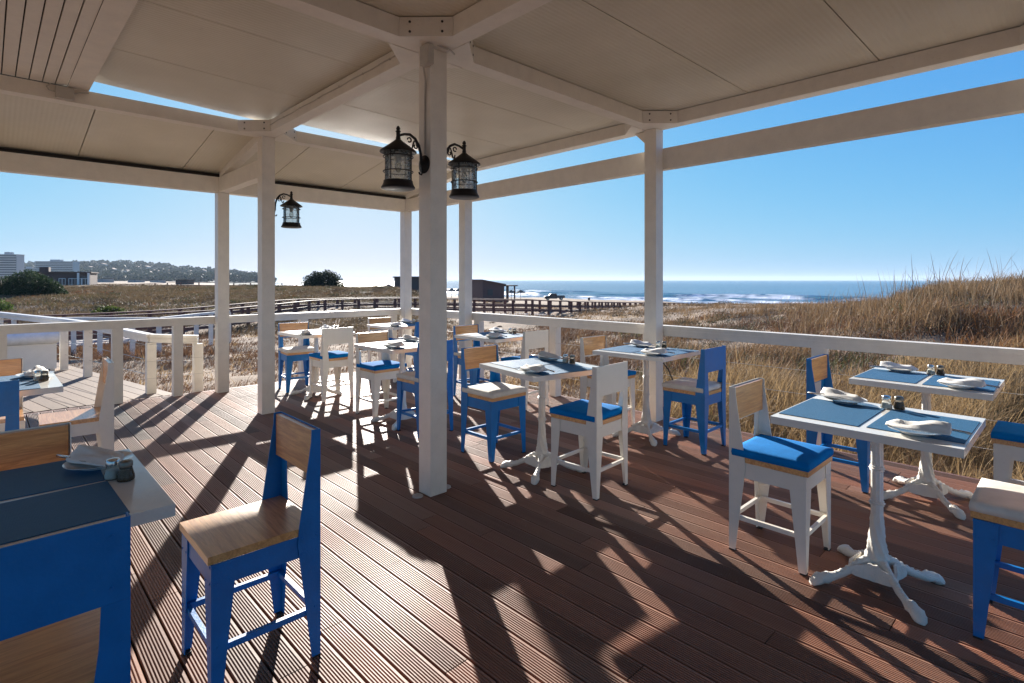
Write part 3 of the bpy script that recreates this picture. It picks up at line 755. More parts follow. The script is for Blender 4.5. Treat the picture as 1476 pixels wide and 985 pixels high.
CH = [
 (2.975, 1.275, -1, 0, 'white', 'blue', 'white chair with wooden backrest and sunlit blue cushion at the first inner-row table'),
 (2.975, -.075, 1, 0, 'blue', 'cream', 'blue chair with thick cream cushion, turned towards the first inner-row table'),
 (4.345, 1.345, -1, 0, 'blue', 'cream', 'blue chair with wooden backrest at the first table along the sea rail'),
 (4.34, -.02, 1, 0, 'white', 'blue', 'white chair with bare glossy blue cushion at the first table along the sea rail'),
 (4.32, 2.085, 1, 0, 'blue', 'cream', 'blue chair showing its blue metal back, cream cushion, at the second sea-rail table'),
 (4.305, 3.345, -1, 0, 'white', 'blue', 'white chair with wooden backrest and blue cushion at the second sea-rail table'),
 (2.965, 2.14, 1, 3, 'white', 'blue', 'white chair showing its white metal back, blue cushion, at the second inner-row table'),
 (2.97, 3.50, -1, 0, 'blue', 'cream', 'blue chair with wooden backrest and cream cushion at the second inner-row table'),
 (2.94, 4.045, 1, 0, 'blue', 'cream', 'blue chair half hidden by the lantern post, at the third inner-row table'),
 (2.975, 5.265, -1, 1, 'white', 'blue', 'white chair with wooden backrest and blue cushion at the third inner-row table'),
 (2.95, 5.985, 1, 0, 'white', 'blue', 'white chair showing its white metal back at the fourth inner-row table'),
 (2.88, 7.16, -1, -6, 'blue', 'cream', 'blue chair with wooden backrest and cream cushion at the fourth inner-row table'),
 (4.21, 7.24, -1, 0, 'white', 'blue', 'white chair with wooden backrest at the table in the railing corner'),
 (4.29, 6.10, 1, 0, 'blue', 'cream', 'blue chair almost hidden behind the lantern post, at the railing corner table'),
 (4.255, 5.265, -1, 0, 'blue', 'cream', 'blue chair with wooden backrest at the third table along the sea rail'),
 (4.34, 4.125, 1, 0, 'white', 'blue', 'white chair showing its white metal back at the third table along the sea rail'),
 (.055, 1.545, 1, 1, 'blue', None, 'blue chair with bare wooden seat and wide dark blue back at the dark-matted table'),
 (.05, 2.735, -1, 0, 'white', None, 'chair with striped wooden backrest tucked behind the dark-matted table'),
 (-.055, 4.08, 1, 0, 'blue', None, 'blue chair seen from behind at the table near the plank walkway'),
 (.0, 5.25, -1, 0, 'white', None, 'white chair with wooden backrest across the table near the plank walkway'),
]
def place_chair(x, y, rz, col, cush, lb):
    k = (col, cush)
    if k not in _proto: o = _proto[k] = make_chair(col, cush)
    else: o = copy_tree(_proto[k])
    o.location = (x, y, 0); o.rotation_euler = (0, 0, rz)
    tag(o, lb, 'chair', 'white and blue cafe chairs')
for (x, ry, f, dr, col, cush, lb) in CH:
    place_chair(x, ry+.186*f, (0 if f > 0 else math.pi)+R(dr), col, cush, lb)
# two chairs turned side-on, at the ends of the tables
place_chair(.9-.186, 2.155, R(90), 'blue', None, 'lone blue chair with bare wooden seat and backrest on the open deck')
place_chair(.625-.186, 4.69, R(88), 'white', None, 'white chair with pale wooden seat seen side-on near the plank walkway')

# ------------------------------------------------------------------ tables and place settings
TOPZ = .768
def make_table():
    r = empty('cafe_table')
    obj('tabletop', B(-.33, .33, -.35, .35, TOPZ-.034, TOPZ), TABLEW, r, bev=.004)
    bm = bmesh.new()
    flute = lambda a, z: 1+.06*math.cos(10*a) if .31 < z < .70 else (1+.10*math.cos(7*a+z*60) if .13 < z < .31 else 1)
    prof = [(.046, .118), (.049, .128), (.045, .138), (.039, .15), (.041, .16), (.036, .178), (.0365, .19), (.032, .21), (.0325, .225), (.0285, .25), (.029, .262), (.0262, .29), (.0268, .30), (.0238, .32)]
    for z in np.linspace(.34, .70, 12): prof.append((.0235, float(z)))
    prof += [(.027, .705), (.03, .712), (.026, .72), (.04, .728), (.055, .7335)]
    lathe(bm, prof, 40, rfun=flute)
    for zz in (.375, .535):
        lathe(bm, [(.022, zz-.014), (.029, zz-.01), (.026, zz-.005), (.033, zz), (.026, zz+.005), (.029, zz+.01), (.022, zz+.014)], 24)
    obj('column', bm, CAST, r, True)
    bm = bmesh.new()
    box(bm, -.2, .2, -.018, .018, .727, .7335); box(bm, -.018, .018, -.2, -.0185, .727, .7335); box(bm, -.018, .018, .0185, .2, .727, .7335)
    obj('top_bracket', bm, CAST, r)
    bm = bmesh.new()
    lathe(bm, [(0, .07), (.025, .066), (.042, .08), (.05, .1), (.05, .118), (.042, .13), (0, .132)], 40, rfun=lambda a, z: 1+.14*math.cos(4*(a-R(45)))+.03*math.cos(16*a))
    hub = obj('hub', bm, CAST, r, True)
    for k in range(4):
        a = R(45+90*k)+(R(2) if k % 2 else R(-2)); ca, sa = math.cos(a), math.sin(a)
        bm = bmesh.new(); rings = []
        rho = [.02, .05, .085, .12, .155, .19, .215, .235, .252, .27, .286, .300, .310]
        zc_ = [.103, .106, .092, .073, .055, .041, .035, .034, .031, .027, .022, .016, .010]
        hh_ = [.030, .028, .025, .021, .019, .018, .019, .026, .021, .027, .022, .017, .008]
        ww_ = [.024, .021, .018, .016, .0155, .016, .020, .026, .025, .030, .028, .022, .010]
        n = 14
        for q_, z_, h_, w_ in zip(rho, zc_, hh_, ww_):
            ring = []
            for i in range(n):
                t_ = 2*math.pi*i/n; lump = 1+.10*math.cos(3*t_+q_*90)
                u = w_*math.cos(t_)*lump; v_ = h_*math.sin(t_)*lump; v_ = max(v_, -(z_-.001))
                ring.append(bm.verts.new((q_*ca-u*sa, q_*sa+u*ca, z_+v_)))
            rings.append(ring)
        for r0, r1 in zip(rings, rings[1:]):
            for i in range(n): bm.faces.new((r0[i], r0[(i+1) % n], r1[(i+1) % n], r1[i]))
        bm.faces.new(rings[0][::-1]); bm.faces.new(rings[-1])
        # ridge leaf on the knee and scalloped web to the next leg
        for t_ in np.linspace(.06, .19, 6):
            zz = float(np.interp(t_, rho, zc_)+np.interp(t_, rho, hh_)*.8)
            lathe(bm, [(0, -.007), (.008, -.004), (.010, 0), (.006, .006), (0, .007)], 8, (t_*ca, t_*sa, zz))
        b2 = a+R(90); pts = []
        for i in range(9):
            f = i/8; aa = a+R(90)*f; q_ = .135-.060*math.sin(math.pi*f)+.008*abs(math.sin(3*math.pi*f))
            pts.append((q_*math.cos(aa), q_*math.sin(aa), f))
        lo = []; hi = []; lo2 = []; hi2 = []
        for (x_, y_, f) in pts:
            zt_ = .078+.036*math.sin(math.pi*f)**.7+.005*abs(math.sin(4*math.pi*f)); zb_ = .058-.016*math.sin(math.pi*f)
            lo.append(bm.verts.new((x_, y_, zb_))); hi.append(bm.verts.new((x_*.96, y_*.96, zt_)))
            lo2.append(bm.verts.new((x_*.86, y_*.86, zb_))); hi2.append(bm.verts.new((x_*.82, y_*.82, zt_)))
        for i in range(8):
            bm.faces.new((lo[i], lo[i+1], hi[i+1], hi[i])); bm.faces.new((hi[i], hi[i+1], hi2[i+1], hi2[i]))
            bm.faces.new((lo2[i], hi2[i], hi2[i+1], lo2[i+1])); bm.faces.new((lo[i], lo2[i], lo2[i+1], lo[i+1]))
        obj('leg', bm, CAST, r, True)
    return r
def make_mat():
    bm = B(-.234, .234, -.163, .163, .0006, .0030); o = obj('placemat', bm, MAT, bev=.0008); return o
def make_plate():
    bm = bmesh.new()
    lathe(bm, [(0, .0035), (.045, .0035), (.05, .001), (.055, .001), (.06, .006), (.085, .014), (.096, .018), (.0965, .0195), (.085, .0165), (.06, .0095), (.05, .0075), (0, .007)], 32)
    return obj('side_plate', bm, PORC, None, True)
def make_napkin():
    bm = bmesh.new(); nu, nv = 22, 10; T = []; Bo = []
    for i in range(nu+1):
        u = i/nu; wid = .044*(.55+.9*math.sin(math.pi*min(1, u*.9+.12))**.8) if u < .97 else .03
        y = -.115+.215*u; tr = []; br = []
        for j in range(nv+1):
            v = j/nv*2-1
            x = v*wid+.006*math.sin(u*7)
            bell = max(0, 1-v*v); end = min(1, (1-u)*4+.25)
            ridge = (.033*bell**1.5*(.75+.25*math.sin(u*5+1))+.0055*math.sin(v*11+u*2.5)*bell+.004*math.sin(u*9+v*4)*bell)*end
            base = .0205+.003*math.sin(u*3)+.006*u*(1-u)
            zt_ = base+max(.003, ridge)
            tr.append(bm.verts.new((x, y, zt_))); br.append(bm.verts.new((x*.97, y, max(.0195, base-.002) if abs(y) < .09 else base-.001)))
        T.append(tr); Bo.append(br)
    for i in range(nu):
        for j in range(nv):
            bm.faces.new((T[i][j], T[i+1][j], T[i+1][j+1], T[i][j+1])); bm.faces.new((Bo[i][j], Bo[i][j+1], Bo[i+1][j+1], Bo[i+1][j]))
        bm.faces.new((T[i][0], Bo[i][0], Bo[i+1][0], T[i+1][0])); bm.faces.new((T[i][nv], T[i+1][nv], Bo[i+1][nv], Bo[i][nv]))
    for R_ in (0, nu):
        for j in range(nv): bm.faces.new((T[R_][j], T[R_][j+1], Bo[R_][j+1], Bo[R_][j]))
    return obj('napkin', bm, NAPK, None, 'all')
def make_knife():
    r = empty('table_knife')
    bm = bmesh.new(); tube(bm, [(0, -.175, 0), (0, -.17, 0), (0, -.13, .003), (0, -.085, .008)], [.003, .0055, .005, .004], 10); obj('handle', bm, STEEL, r, True)
    bm = bmesh.new(); prism(bm, [(-.004, -.085), (.004, -.085), (.007, -.05), (.006, .0), (.0, .02), (-.004, 0)], .0075, .009); obj('blade', bm, STEEL, r)
    return r
def make_shaker(kind):
    r = empty('salt_shaker' if kind == 'salt' else 'pepper_shaker')
    bm = bmesh.new(); lathe(bm, [(0, .001), (.022, .001), (.025, .006), (.024, .016), (.019, .034), (.017, .044), (.018, .05)], 20); obj('glass_body', bm, POT, r, 'all')
    bm = bmesh.new(); lathe(bm, [(0, .004), (.0215, .004), (.022, .012), (.0185, .029), (.017, .036 if kind == 'pepper' else .03), (0, .037 if kind == 'pepper' else .031)], 16)
    obj('filling', bm, plain('white salt', (.75, .74, .7), .8) if kind == 'salt' else plain('ground pepper', (.16, .105, .06), .8, 0, .5, 200), r, True)
    bm = bmesh.new(); lathe(bm, [(.0195, .046), (.0195, .058), (.017, .062), (.008, .0645), (0, .065)], 20); obj('lid', bm, STEEL if kind == 'salt' else plain('worn pewter', (.2, .18, .15), .4, .8), r, True)
    return r
T0 = make_table(); MP, PLP, NP, KP = make_mat(), make_plate(), make_napkin(), make_knife(); SP, PP = make_shaker('salt'), make_shaker('pepper')
first = {}
def put(proto, loc, rz, lb, cat, grp):
    k = proto.name
    if k not in first: o = proto; first[k] = 1
    else: o = copy_tree(proto)
    o.location = loc; o.rotation_euler = (0, 0, rz); tag(o, lb, cat, grp); return o
TB = [  # x, y, turn, name, table label, place settings built (beach side, sea side)
 (2.96, .655, 0, 'first inner-row table', 'square white table with two blue mats, first in the inner row, iron feet visible', (1, 1)),
 (4.33, .69, 0, 'first sea-rail table', 'square white table with two blue mats standing first along the sea rail against tall grass', (1, 1)),
 (2.955, 2.76, -10, 'second inner-row table', 'square white table turned slightly askew, second in the inner row', (1, 1)),
 (4.27, 2.71, 2, 'second sea-rail table', 'square white table second along the sea rail, in front of a post', (1, 1)),
 (2.955, 4.64, 0, 'third inner-row table', 'square white table half hidden by the lantern post, third in the inner row', (1, 1)),
 (2.90, 6.47, 1, 'fourth inner-row table', 'square white table fourth and last in the inner row', (1, 1)),
 (4.22, 4.66, 0, 'third sea-rail table', 'square white table third along the sea rail, before the corner', (1, 1)),
 (4.24, 6.71, 0, 'railing corner table', 'square white table standing in the corner of the two railings', (1, 1)),
 (.055, 2.125, 0, 'dark-matted table', 'white table with two shaded dark blue mats beside the lone blue chair', (1, 0)),
 (.0, 4.55, 0, 'walkway-side table', 'white table with one sunlit setting near the plank walkway', (1, 0)),
]
for n, (x, y, dr, nm, lb, sets) in enumerate(TB):
    a = R(dr); c, s_ = math.cos(a), math.sin(a)
    L_ = lambda u, v: (x+u*c-v*s_, y+u*s_+v*c)
    put(T0, (x, y, 0), a, lb, 'table', 'square cafe tables')
    for (f, v, side) in ((1, .1775, 'beach'), (-1, -.1775, 'sea')):
        edge_ = 'beach-side' if f > 0 else 'viewer-side'
        j = rng.normal(0, 1, 6)
        px_, py_ = L_(-.012+j[0]*.004, v)
        put(MP, (px_, py_, TOPZ), a+R(j[1]*1.3), 'blue woven mat on the %s half of the %s' % (edge_, nm), 'placemat', 'blue placemats')
        if not sets[0 if f > 0 else 1]: continue
        du, dv = (.225, .185) if f > 0 else (-.215, -.185)
        px_, py_ = L_(du+j[2]*.008, dv+j[3]*.01); zz = TOPZ+.0031
        put(PLP, (px_, py_, zz), j[4], 'small white plate on the %s half of the %s' % (edge_, nm), 'plate', 'side plates')
        rz = a+(math.pi if f > 0 else 0)+R(j[5]*9)
        put(NP, (px_, py_, zz), rz, 'folded white napkin on the %s plate of the %s' % (edge_, nm), 'napkin', 'folded napkins')
        kx = .046; ck, sk_ = math.cos(rz), math.sin(rz)
        put(KP, (px_+kx*ck, py_+kx*sk_, zz+.021), rz, 'steel knife beside the napkin on the %s plate of the %s' % (edge_, nm), 'knife', 'table knives')
    sx_, sy_ = L_(.235, .012); put(SP, (sx_, sy_, TOPZ), 0, 'glass salt shaker with steel lid on the '+nm, 'salt shaker', 'salt shakers')
    sx_, sy_ = L_(.262, -.034); put(PP, (sx_, sy_, TOPZ), 0, 'glass pepper shaker with dull lid on the '+nm, 'pepper shaker', 'pepper shakers')

# ------------------------------------------------------------------ white sofa on the walkway
sf = empty('outdoor_sofa', (.50, 10.85, 0), R(-3), 'white outdoor sofa seen from behind, its back ending in a rolled top', 'sofa')
obj('back', B(-.75, .27, -.06, .02, .06, .47), WHITEM, sf, bev=.006)
bm = bmesh.new(); lathe(bm, [(0, -.75), (.075, -.75), (.098, -.72), (.1, -.65), (.098, .0), (.1, .2), (.096, .27), (.075, .3), (0, .3)], 20, M=Matrix.Translation((0, -.02, .53)) @ Matrix.Rotation(R(90), 4, 'Y')); obj('rolled_top', bm, CREAM if 0 else fabric('white sofa cloth', (.78, .77, .74)), sf, True)
obj('seat', B(-.73, .22, .021, .62, .2, .38), fabric('white seat cloth', (.76, .75, .72)), sf, bev=.02)
for x in (-.74, .2): obj('leg', B(x, x+.05, .0, .58, .001, .199), WHITEM, sf)

# ------------------------------------------------------------------ boardwalk
BWP = [(-60, 18, 0), (85, 20, 0), (180, 21.6, 0), (300, 24.8, 0), (393, 30, .05), (456, 34, .15), (536, 38, .12), (604, 39, .1), (703, 39.5, -.04), (783, 39.3, -.06), (826, 42, -.25), (864, 46, -.46), (929, 56, -.94), (1010, 70, -1.6)]
def bpos(px, z, off=0): return ((px-738)/789*z, z)
near = [Vector((*bpos(p, z), t)) for p, z, t in BWP]
far = []
for i, p in enumerate(near):
    d = (near[min(i+1, len(near)-1)]-near[max(i-1, 0)]); d.z = 0; d.normalize(); far.append(p+Vector((-d.y, d.x, 0))*2.3)
def resample(pl, step):
    out = []; carry = 0
    for a, b in zip(pl, pl[1:]):
        L_ = (b-a).length; t = carry
        while t < L_: out.append(a+(b-a)*(t/L_)); t += step
        carry = t-L_
    return out
def toW(v): x, y = W(v.x, v.y); return Vector((x, y, v.z))
def wood_rail(pl, lb, step, name='boardwalk_railing', hgt=1.05, mids=(.62, .30)):
    P_ = [toW(v) for v in resample(pl, step)]
    r = empty(name, P_[len(P_)//2], 0, lb, 'railing', 'brown boardwalk railings')
    inv = Matrix.Translation(-Vector(r.location))
    def add(nm, bm): o = obj(nm, bm, DARKWOOD, r); o.matrix_parent_inverse = inv
    for p in P_[:95]:
        bm = bmesh.new(); box(bm, p.x-.07, p.x+.07, p.y-.07, p.y+.07, p.z-hgt-.45, p.z-.031); add('post', bm)
    for f, w, h in [(1, .17, .06)]+[(m_, .06, .14) for m_ in mids]:
        bm = bmesh.new()
        for a, b in zip(P_, P_[1:]):
            d = Vector((0, 0, (1-f)*hgt)); beam(bm, a-d, b-d, w, h)
        add('top_rail' if f == 1 else 'mid_rail', bm)
wood_rail(near, 'dark brown boardwalk railing on the deck side of the boardwalk', 1.4)
wood_rail(far, 'dark brown boardwalk railing on the sea side of the boardwalk', 1.6)
V = []; Q = []; T = []
pn = resample(near, .28); pf = resample(far, .28*sum((b-a).length for a, b in zip(far, far[1:]))/sum((b-a).length for a, b in zip(near, near[1:])))
for i in range(min(len(pn), len(pf))-1):
    a, b = toW(pn[i]), toW(pf[i]); a2, b2 = toW(pn[i].lerp(pn[i+1], .93)), toW(pf[i].lerp(pf[i+1], .93))
    k = len(V)
    for z_ in (-1.05, -1.11):
        for p in (a, a2, b2, b): V.append((p.x, p.y, p.z+z_))
    Q += [(k, k+1, k+2, k+3), (k+7, k+6, k+5, k+4), (k, k+4, k+5, k+1), (k+1, k+5, k+6, k+2), (k+2, k+6, k+7, k+3), (k+3, k+7, k+4, k)]
    g = random.gauss(1, .1); T += [(g, g, g, 1)]*6
bwk = npmesh('boardwalk_path', V, Q, BWALK, attrs={'tone': ('FACE', 'FLOAT_COLOR', T)}); tag(bwk, 'raised plank boardwalk crossing the dunes', 'path', kind='structure')
# far boardwalk fence across the dune
fp = []
for px, y, z in ((120, 414, 100), (150, 412.3, 96), (206, 409.3, 92), (256, 407.2, 90), (306, 407.7, 92), (360, 408, 95), (430, 408.5, 100), (470, 409, 108)):
    fp.append(Vector(((px-738)/789*z, z, H-(y-404)*z/789)))
wood_rail(fp, 'thin dark fence running along the top of the dune', 2.6, 'boardwalk_railing', .85, (.45,))

# ------------------------------------------------------------------ beach buildings
def PX(px, y, z): x, yy = W((px-738)/789*z, z); return Vector((x, yy, H-(y-404)*z/789))
FWD = math.atan2(EA[1], EB[1]) - math.pi/2      # turn so local +Y points away from the viewer
def shed(name, lb, cat, px0, px1, ytop, ybot, z, dep, mat, roofmat, turn=0, slope=0, extra=None):
    c = PX((px0+px1)/2, ybot, z); w = (px1-px0)*z/789; h = (ybot-ytop)*z/789
    r = empty(name, c, FWD+R(turn), lb, cat)
    bm = B(-w/2, w/2, 0, dep, -.6, h-.06)
    for v in bm.verts:
        if v.co.z > 0: v.co.z += slope*(v.co.x/w+.5)
    obj('walls', bm, mat, r)
    bm = bmesh.new(); box(bm, -w/2-.25, w/2+.25, -.3, dep+.3, h-.058, h+.14)
    if slope:
        for v in bm.verts: v.co.z += slope*(v.co.x/w+.5)
    obj('roof', bm, roofmat, r)
    return r, w, h
r1, w, h = shed('beach_restaurant', 'long brown flat-roofed restaurant with pale windows beside a big green bush', 'restaurant', 58, 122, 393, 412, 112, 7, CABINW, CABINW, 27)
obj('chimney', B(-w/2+.6, -w/2+2.1, 1, 2.5, h+.142, h+1.1), CABINW, r1)
for x in (-.6, 1.0, 2.0, 3.2):
    f = obj('window', B(x, x+1.2 if x > 1.5 else x+1.1, -.05, -.002, .1, 1.5), WHITEM, r1)
    for k in (0, 1): obj('pane', B(x+.08+k*.52, x+.52+k*.52, -.056, -.051, .18, 1.42), WINDOWG, f)
for x in (w/2-2.1, w/2-.4): obj('pillar', B(x, x+.36, -.35, -.06, -.3, h-.06), WHITEM, r1)
obj('door', B(w/2-1.6, w/2-.5, -.04, -.002, -.3, 1.9), WINDOWG, r1)
r2, w, h = shed('beach_cabin', 'dark grey beach cabin partly hidden between two white posts', 'cabin', 570, 630, 400, 433, 88, 4, CABING, CABING, 14)
obj('door', B(-1, .0, -.05, -.002, -.3, 1.9), CABINW, r2)
r3, w, h = shed('beach_cabin', 'brown beach cabin with sloping roof and open timber porch by the sea', 'cabin', 694, 729, 404.5, 432.5, 97, 4.9, CABINR, CABINR, 30, -.75)
obj('shutter', B(-1.2, -.2, -.06, -.002, .8, 1.9), CABING, r3)
pr = bmesh.new()
for x in (w/2+.5, w/2+2.1):
    for y in (0, 2.4): box(pr, x, x+.2, y, y+.2, -.6, h-1.05)
obj('porch_posts', pr, CABINW, r3)
obj('porch_roof', B(w/2+.27, w/2+2.6, -.4, 3.0, h-1.04, h-.84), CABINW, r3)
r4, w, h = shed('beach_shelter', 'small flat-roofed beach shelter far along the shore', 'shelter', 253, 270, 404, 408, 190, 4, CABING, CABINW)
# low far roofs along the beach road
HWALL = plain('grey rendered wall', (.3, .29, .27), .8)
for i, (px, y0, y1, z, lb) in enumerate(((143, 401, 407, 300, 'low pale building below the hill, first beyond the brown restaurant'), (190, 402.5, 407, 330, 'low white roofed building in the middle of the shore road'), (222, 403, 407, 360, 'low white building at the seaward end of the shore road'))):
    shed('shore_building', lb, 'building', px-6, px+6, y0+.8, y1+2, z, 8, HWALL, CABING)

# thatched umbrellas
def make_umbrella():
    r = empty('beach_umbrella')
    bm = bmesh.new(); lathe(bm, [(0, 2.45), (.12, 2.38), (.7, 2.05), (1.35, 1.72), (1.38, 1.62), (1.2, 1.66), (.6, 1.95), (0, 2.2)], 18, rfun=lambda a, z: 1+.05*math.sin(9*a)); obj('thatch_roof', bm, THATCH, r)
    bm = bmesh.new(); tube(bm, [(0, 0, -.4), (0, 0, 2.2)], .07, 8); obj('pole', bm, DARKWOOD, r)
    return r
um = make_umbrella(); k = 0
for (px, yb, z, lb) in ((641, 428.5, 150, 'thatched beach umbrella nearest the tall lantern post'), (651, 428.5, 148, 'thatched beach umbrella in the gap between two posts, whole cone visible'), (661, 428.5, 152, 'thatched beach umbrella half behind the thinner white post'),
                        (737, 431.5, 143, 'thatched beach umbrella beside the cabin porch'), (750.5, 431.5, 141, 'thatched beach umbrella standing alone between porch and truck'), (560, 424, 130, 'thatched beach umbrella beside the dark grey cabin')):
    o = um if k == 0 else copy_tree(um); k += 1
    o.location = PX(px, yb, z); tag(o, lb, 'beach umbrella', 'thatched umbrellas on the beach')

# pickup truck, driving towards the cabins (faces the viewer's left)
tr = empty('pickup_truck', PX(799, 432.6, 138), FWD+R(3), 'dark pickup truck with an open load bed parked on the sand', 'truck')
TRK = paint('dark truck paint', (.02, .025, .03), .3, .1)
bm = bmesh.new(); prism(bm, [(-2.5, .35), (-2.55, .75), (-2.4, .95), (-1.45, 1.08), (-.95, 1.62), (.45, 1.66), (.62, 1.05), (.62, .35)], -.85, .85, Matrix(((1, 0, 0, 0), (0, 0, 1, 0), (0, 1, 0, 0), (0, 0, 0, 1)))); obj('cab', bm, TRK, tr, bev=.05)
bm = bmesh.new(); box(bm, .66, 2.55, -.88, .88, .5, .62)
for a in ((.66, 2.55, -.88, -.82), (.66, 2.55, .82, .88)): box(bm, *a, .621, 1.12)
box(bm, .66, .72, -.819, .819, .621, 1.12); box(bm, 2.49, 2.55, -.819, .819, .621, 1.12); obj('load_bed', bm, plain('grey truck bed', (.06, .065, .07), .5), tr)
for y in (-.856, .851):
    bm = bmesh.new(); prism(bm, [(-1.25, 1.1), (-.88, 1.52), (-.3, 1.54), (-.3, 1.1)], y, y+.006, Matrix(((1, 0, 0, 0), (0, 0, 1, 0), (0, 1, 0, 0), (0, 0, 0, 1)))); obj('window', bm, WINDOWG, tr)
    bm = bmesh.new(); prism(bm, [(-.22, 1.1), (-.22, 1.54), (.38, 1.57), (.48, 1.1)], y, y+.006, Matrix(((1, 0, 0, 0), (0, 0, 1, 0), (0, 1, 0, 0), (0, 0, 0, 1)))); obj('window', bm, WINDOWG, tr)
for x in (-1.7, 1.7):
    for y in (-.86, .62):
        bm = bmesh.new(); Mw = Matrix.Translation((x, y, .36)) @ Matrix.Rotation(R(-90), 4, 'X')
        lathe(bm, [(.2, 0), (.36, 0), (.38, .05), (.38, .2), (.36, .24), (.2, .24)], 20, M=Mw); wv = obj('wheel', bm, RUBBER, tr, True)
        bm = bmesh.new(); lathe(bm, [(0, .05), (.2, .03), (.2, .21), (0, .19)], 16, M=Mw); obj('rim', bm, STEEL, wv, True)
for y in (-.6, .6): obj('headlight', B(-2.56, -2.5, y-.14, y+.14, .68, .82), POT, tr)
bn = bmesh.new(); lathe(bn, [(0, 0), (.26, 0), (.3, .7), (.33, .78), (.2, .9), (0, .93)], 14)
o = obj('litter_bin', bn, plain('dark bin', (.03, .03, .035), .6), smooth=True, loc=PX(849, 434, 140)); tag(o, 'small dark litter bin standing alone on the beach', 'litter bin')

# ------------------------------------------------------------------ hills, woods and far houses
HZ = 1300.
hp = [(-420, 34), (-150, 31), (0, 25), (60, 19), (100, 21), (135, 22.5), (200, 20), (250, 15), (300, 11), (350, 7.5), (380, 4), (398, -1), (415, -6)]
def hill_z(cx, cz):
    px = 738+789*cx/np.maximum(cz, 1); top = np.interp(px, [a for a, b in hp], [b for a, b in hp])*HZ/789+H
    t = (cz-650)/(HZ-650); f = np.where(t < 1, np.clip(t, 0, 1)**1.3, np.exp(-((cz-HZ)/420)**2))
    base = -3
    return base+(top-base)*f*(1+.0*cz)+(fbm(cx*.012, cz*.012, 3)-.45)*16*np.clip(t, 0, 1)*np.clip((400-px)/60, 0, 1)-6*np.clip((px-385)/25, 0, 1)
pxg = np.linspace(-420, 420, 240); zg = np.linspace(560, 2100, 70)
PG, ZG = np.meshgrid(pxg, zg); hcx = (PG-738)/789*ZG; hz = hill_z(hcx, ZG); hx_, hy_ = W(hcx, ZG)
na = len(pxg); ii = np.arange(len(zg)-1)[:, None]*na; jj = np.arange(na-1)[None, :]
q = np.stack([ii+jj, ii+jj+1, ii+na+jj+1, ii+na+jj], -1).reshape(-1, 4)
def leafmat(name, a, b, trans=.25):
    m, N, L, P = M_(name)
    at = N.new('ShaderNodeAttribute'); at.attribute_name = 'tone'
    L.new(mix(N, L, at.outputs['Fac'], a, b), P.inputs['Base Color']); P.inputs['Roughness'].default_value = .7; P.inputs['Specular IOR Level'].default_value = .18
    if trans:
        tl = N.new('ShaderNodeBsdfTranslucent'); L.new(mix(N, L, at.outputs['Fac'], a, b), tl.inputs[0])
        mx = N.new('ShaderNodeMixShader'); mx.inputs[0].default_value = trans
        L.new(P.outputs[0], mx.inputs[1]); L.new(tl.outputs[0], mx.inputs[2]); L.new(mx.outputs[0], N['Material Output'].inputs[0])
    return m
hm = plain('scrubby hill', (.075, .08, .045), .95, 0, .4, .02)
ho = npmesh('hills', np.stack([hx_, hy_, hz], -1).reshape(-1, 3), q[:, ::-1], hm, smooth=True); tag(ho, 'wooded coastal hills behind the dunes', 'hills', kind='structure')
def leaf_quads(cen, size, asp=.6):
    n = len(cen); d = rng.normal(size=(n, 3)); d /= np.linalg.norm(d, axis=1)[:, None]
    e = np.cross(d, rng.normal(size=(n, 3))); e /= np.linalg.norm(e, axis=1)[:, None]
    s_ = (size*rng.uniform(.6, 1.3, n))[:, None]
    v = np.stack([cen-d*s_, cen+e*s_*asp, cen+d*s_, cen-e*s_*asp], 1).reshape(-1, 3)
    return v, np.arange(n*4).reshape(-1, 4)
nt = 1500
tp = rng.uniform(-200, 392, nt); tz = rng.uniform(720, 1340, nt); tcx = (tp-738)/789*tz; tgz = hill_z(tcx, tz)
wx_, wy_ = W(tcx, tz)
CE = []; SZ = []; TN = []
for x, y, z, pz in zip(wx_, wy_, tgz, tz):
    rr0 = random.uniform(4, 9); hh = random.uniform(5, 11); k = 40
    dv = rng.normal(size=(k, 3)); dv /= np.linalg.norm(dv, axis=1)[:, None]; dv *= rng.uniform(.5, 1, (k, 1))
    CE.append(np.stack([x+dv[:, 0]*rr0, y+dv[:, 1]*rr0, z+hh*.6+dv[:, 2]*hh*.5], -1)); SZ.append(np.full(k, rr0*.34)); TN.append(np.full(k, random.random())*.7+rng.random(k)*.3)
v, qd = leaf_quads(np.concatenate(CE), np.concatenate(SZ), .8)
wo = npmesh('woodland', v, qd, leafmat('hill tree foliage', (.012, .022, .012), (.045, .065, .03), .1), attrs={'tone': ('FACE', 'FLOAT', np.concatenate(TN))})
tag(wo, 'dark woods covering the far hills', 'woods', kind='stuff')
HW = plain('pale house walls', (.38, .37, .35), .8, 0, .05); HR = plain('clay roof', (.3, .17, .11), .8)
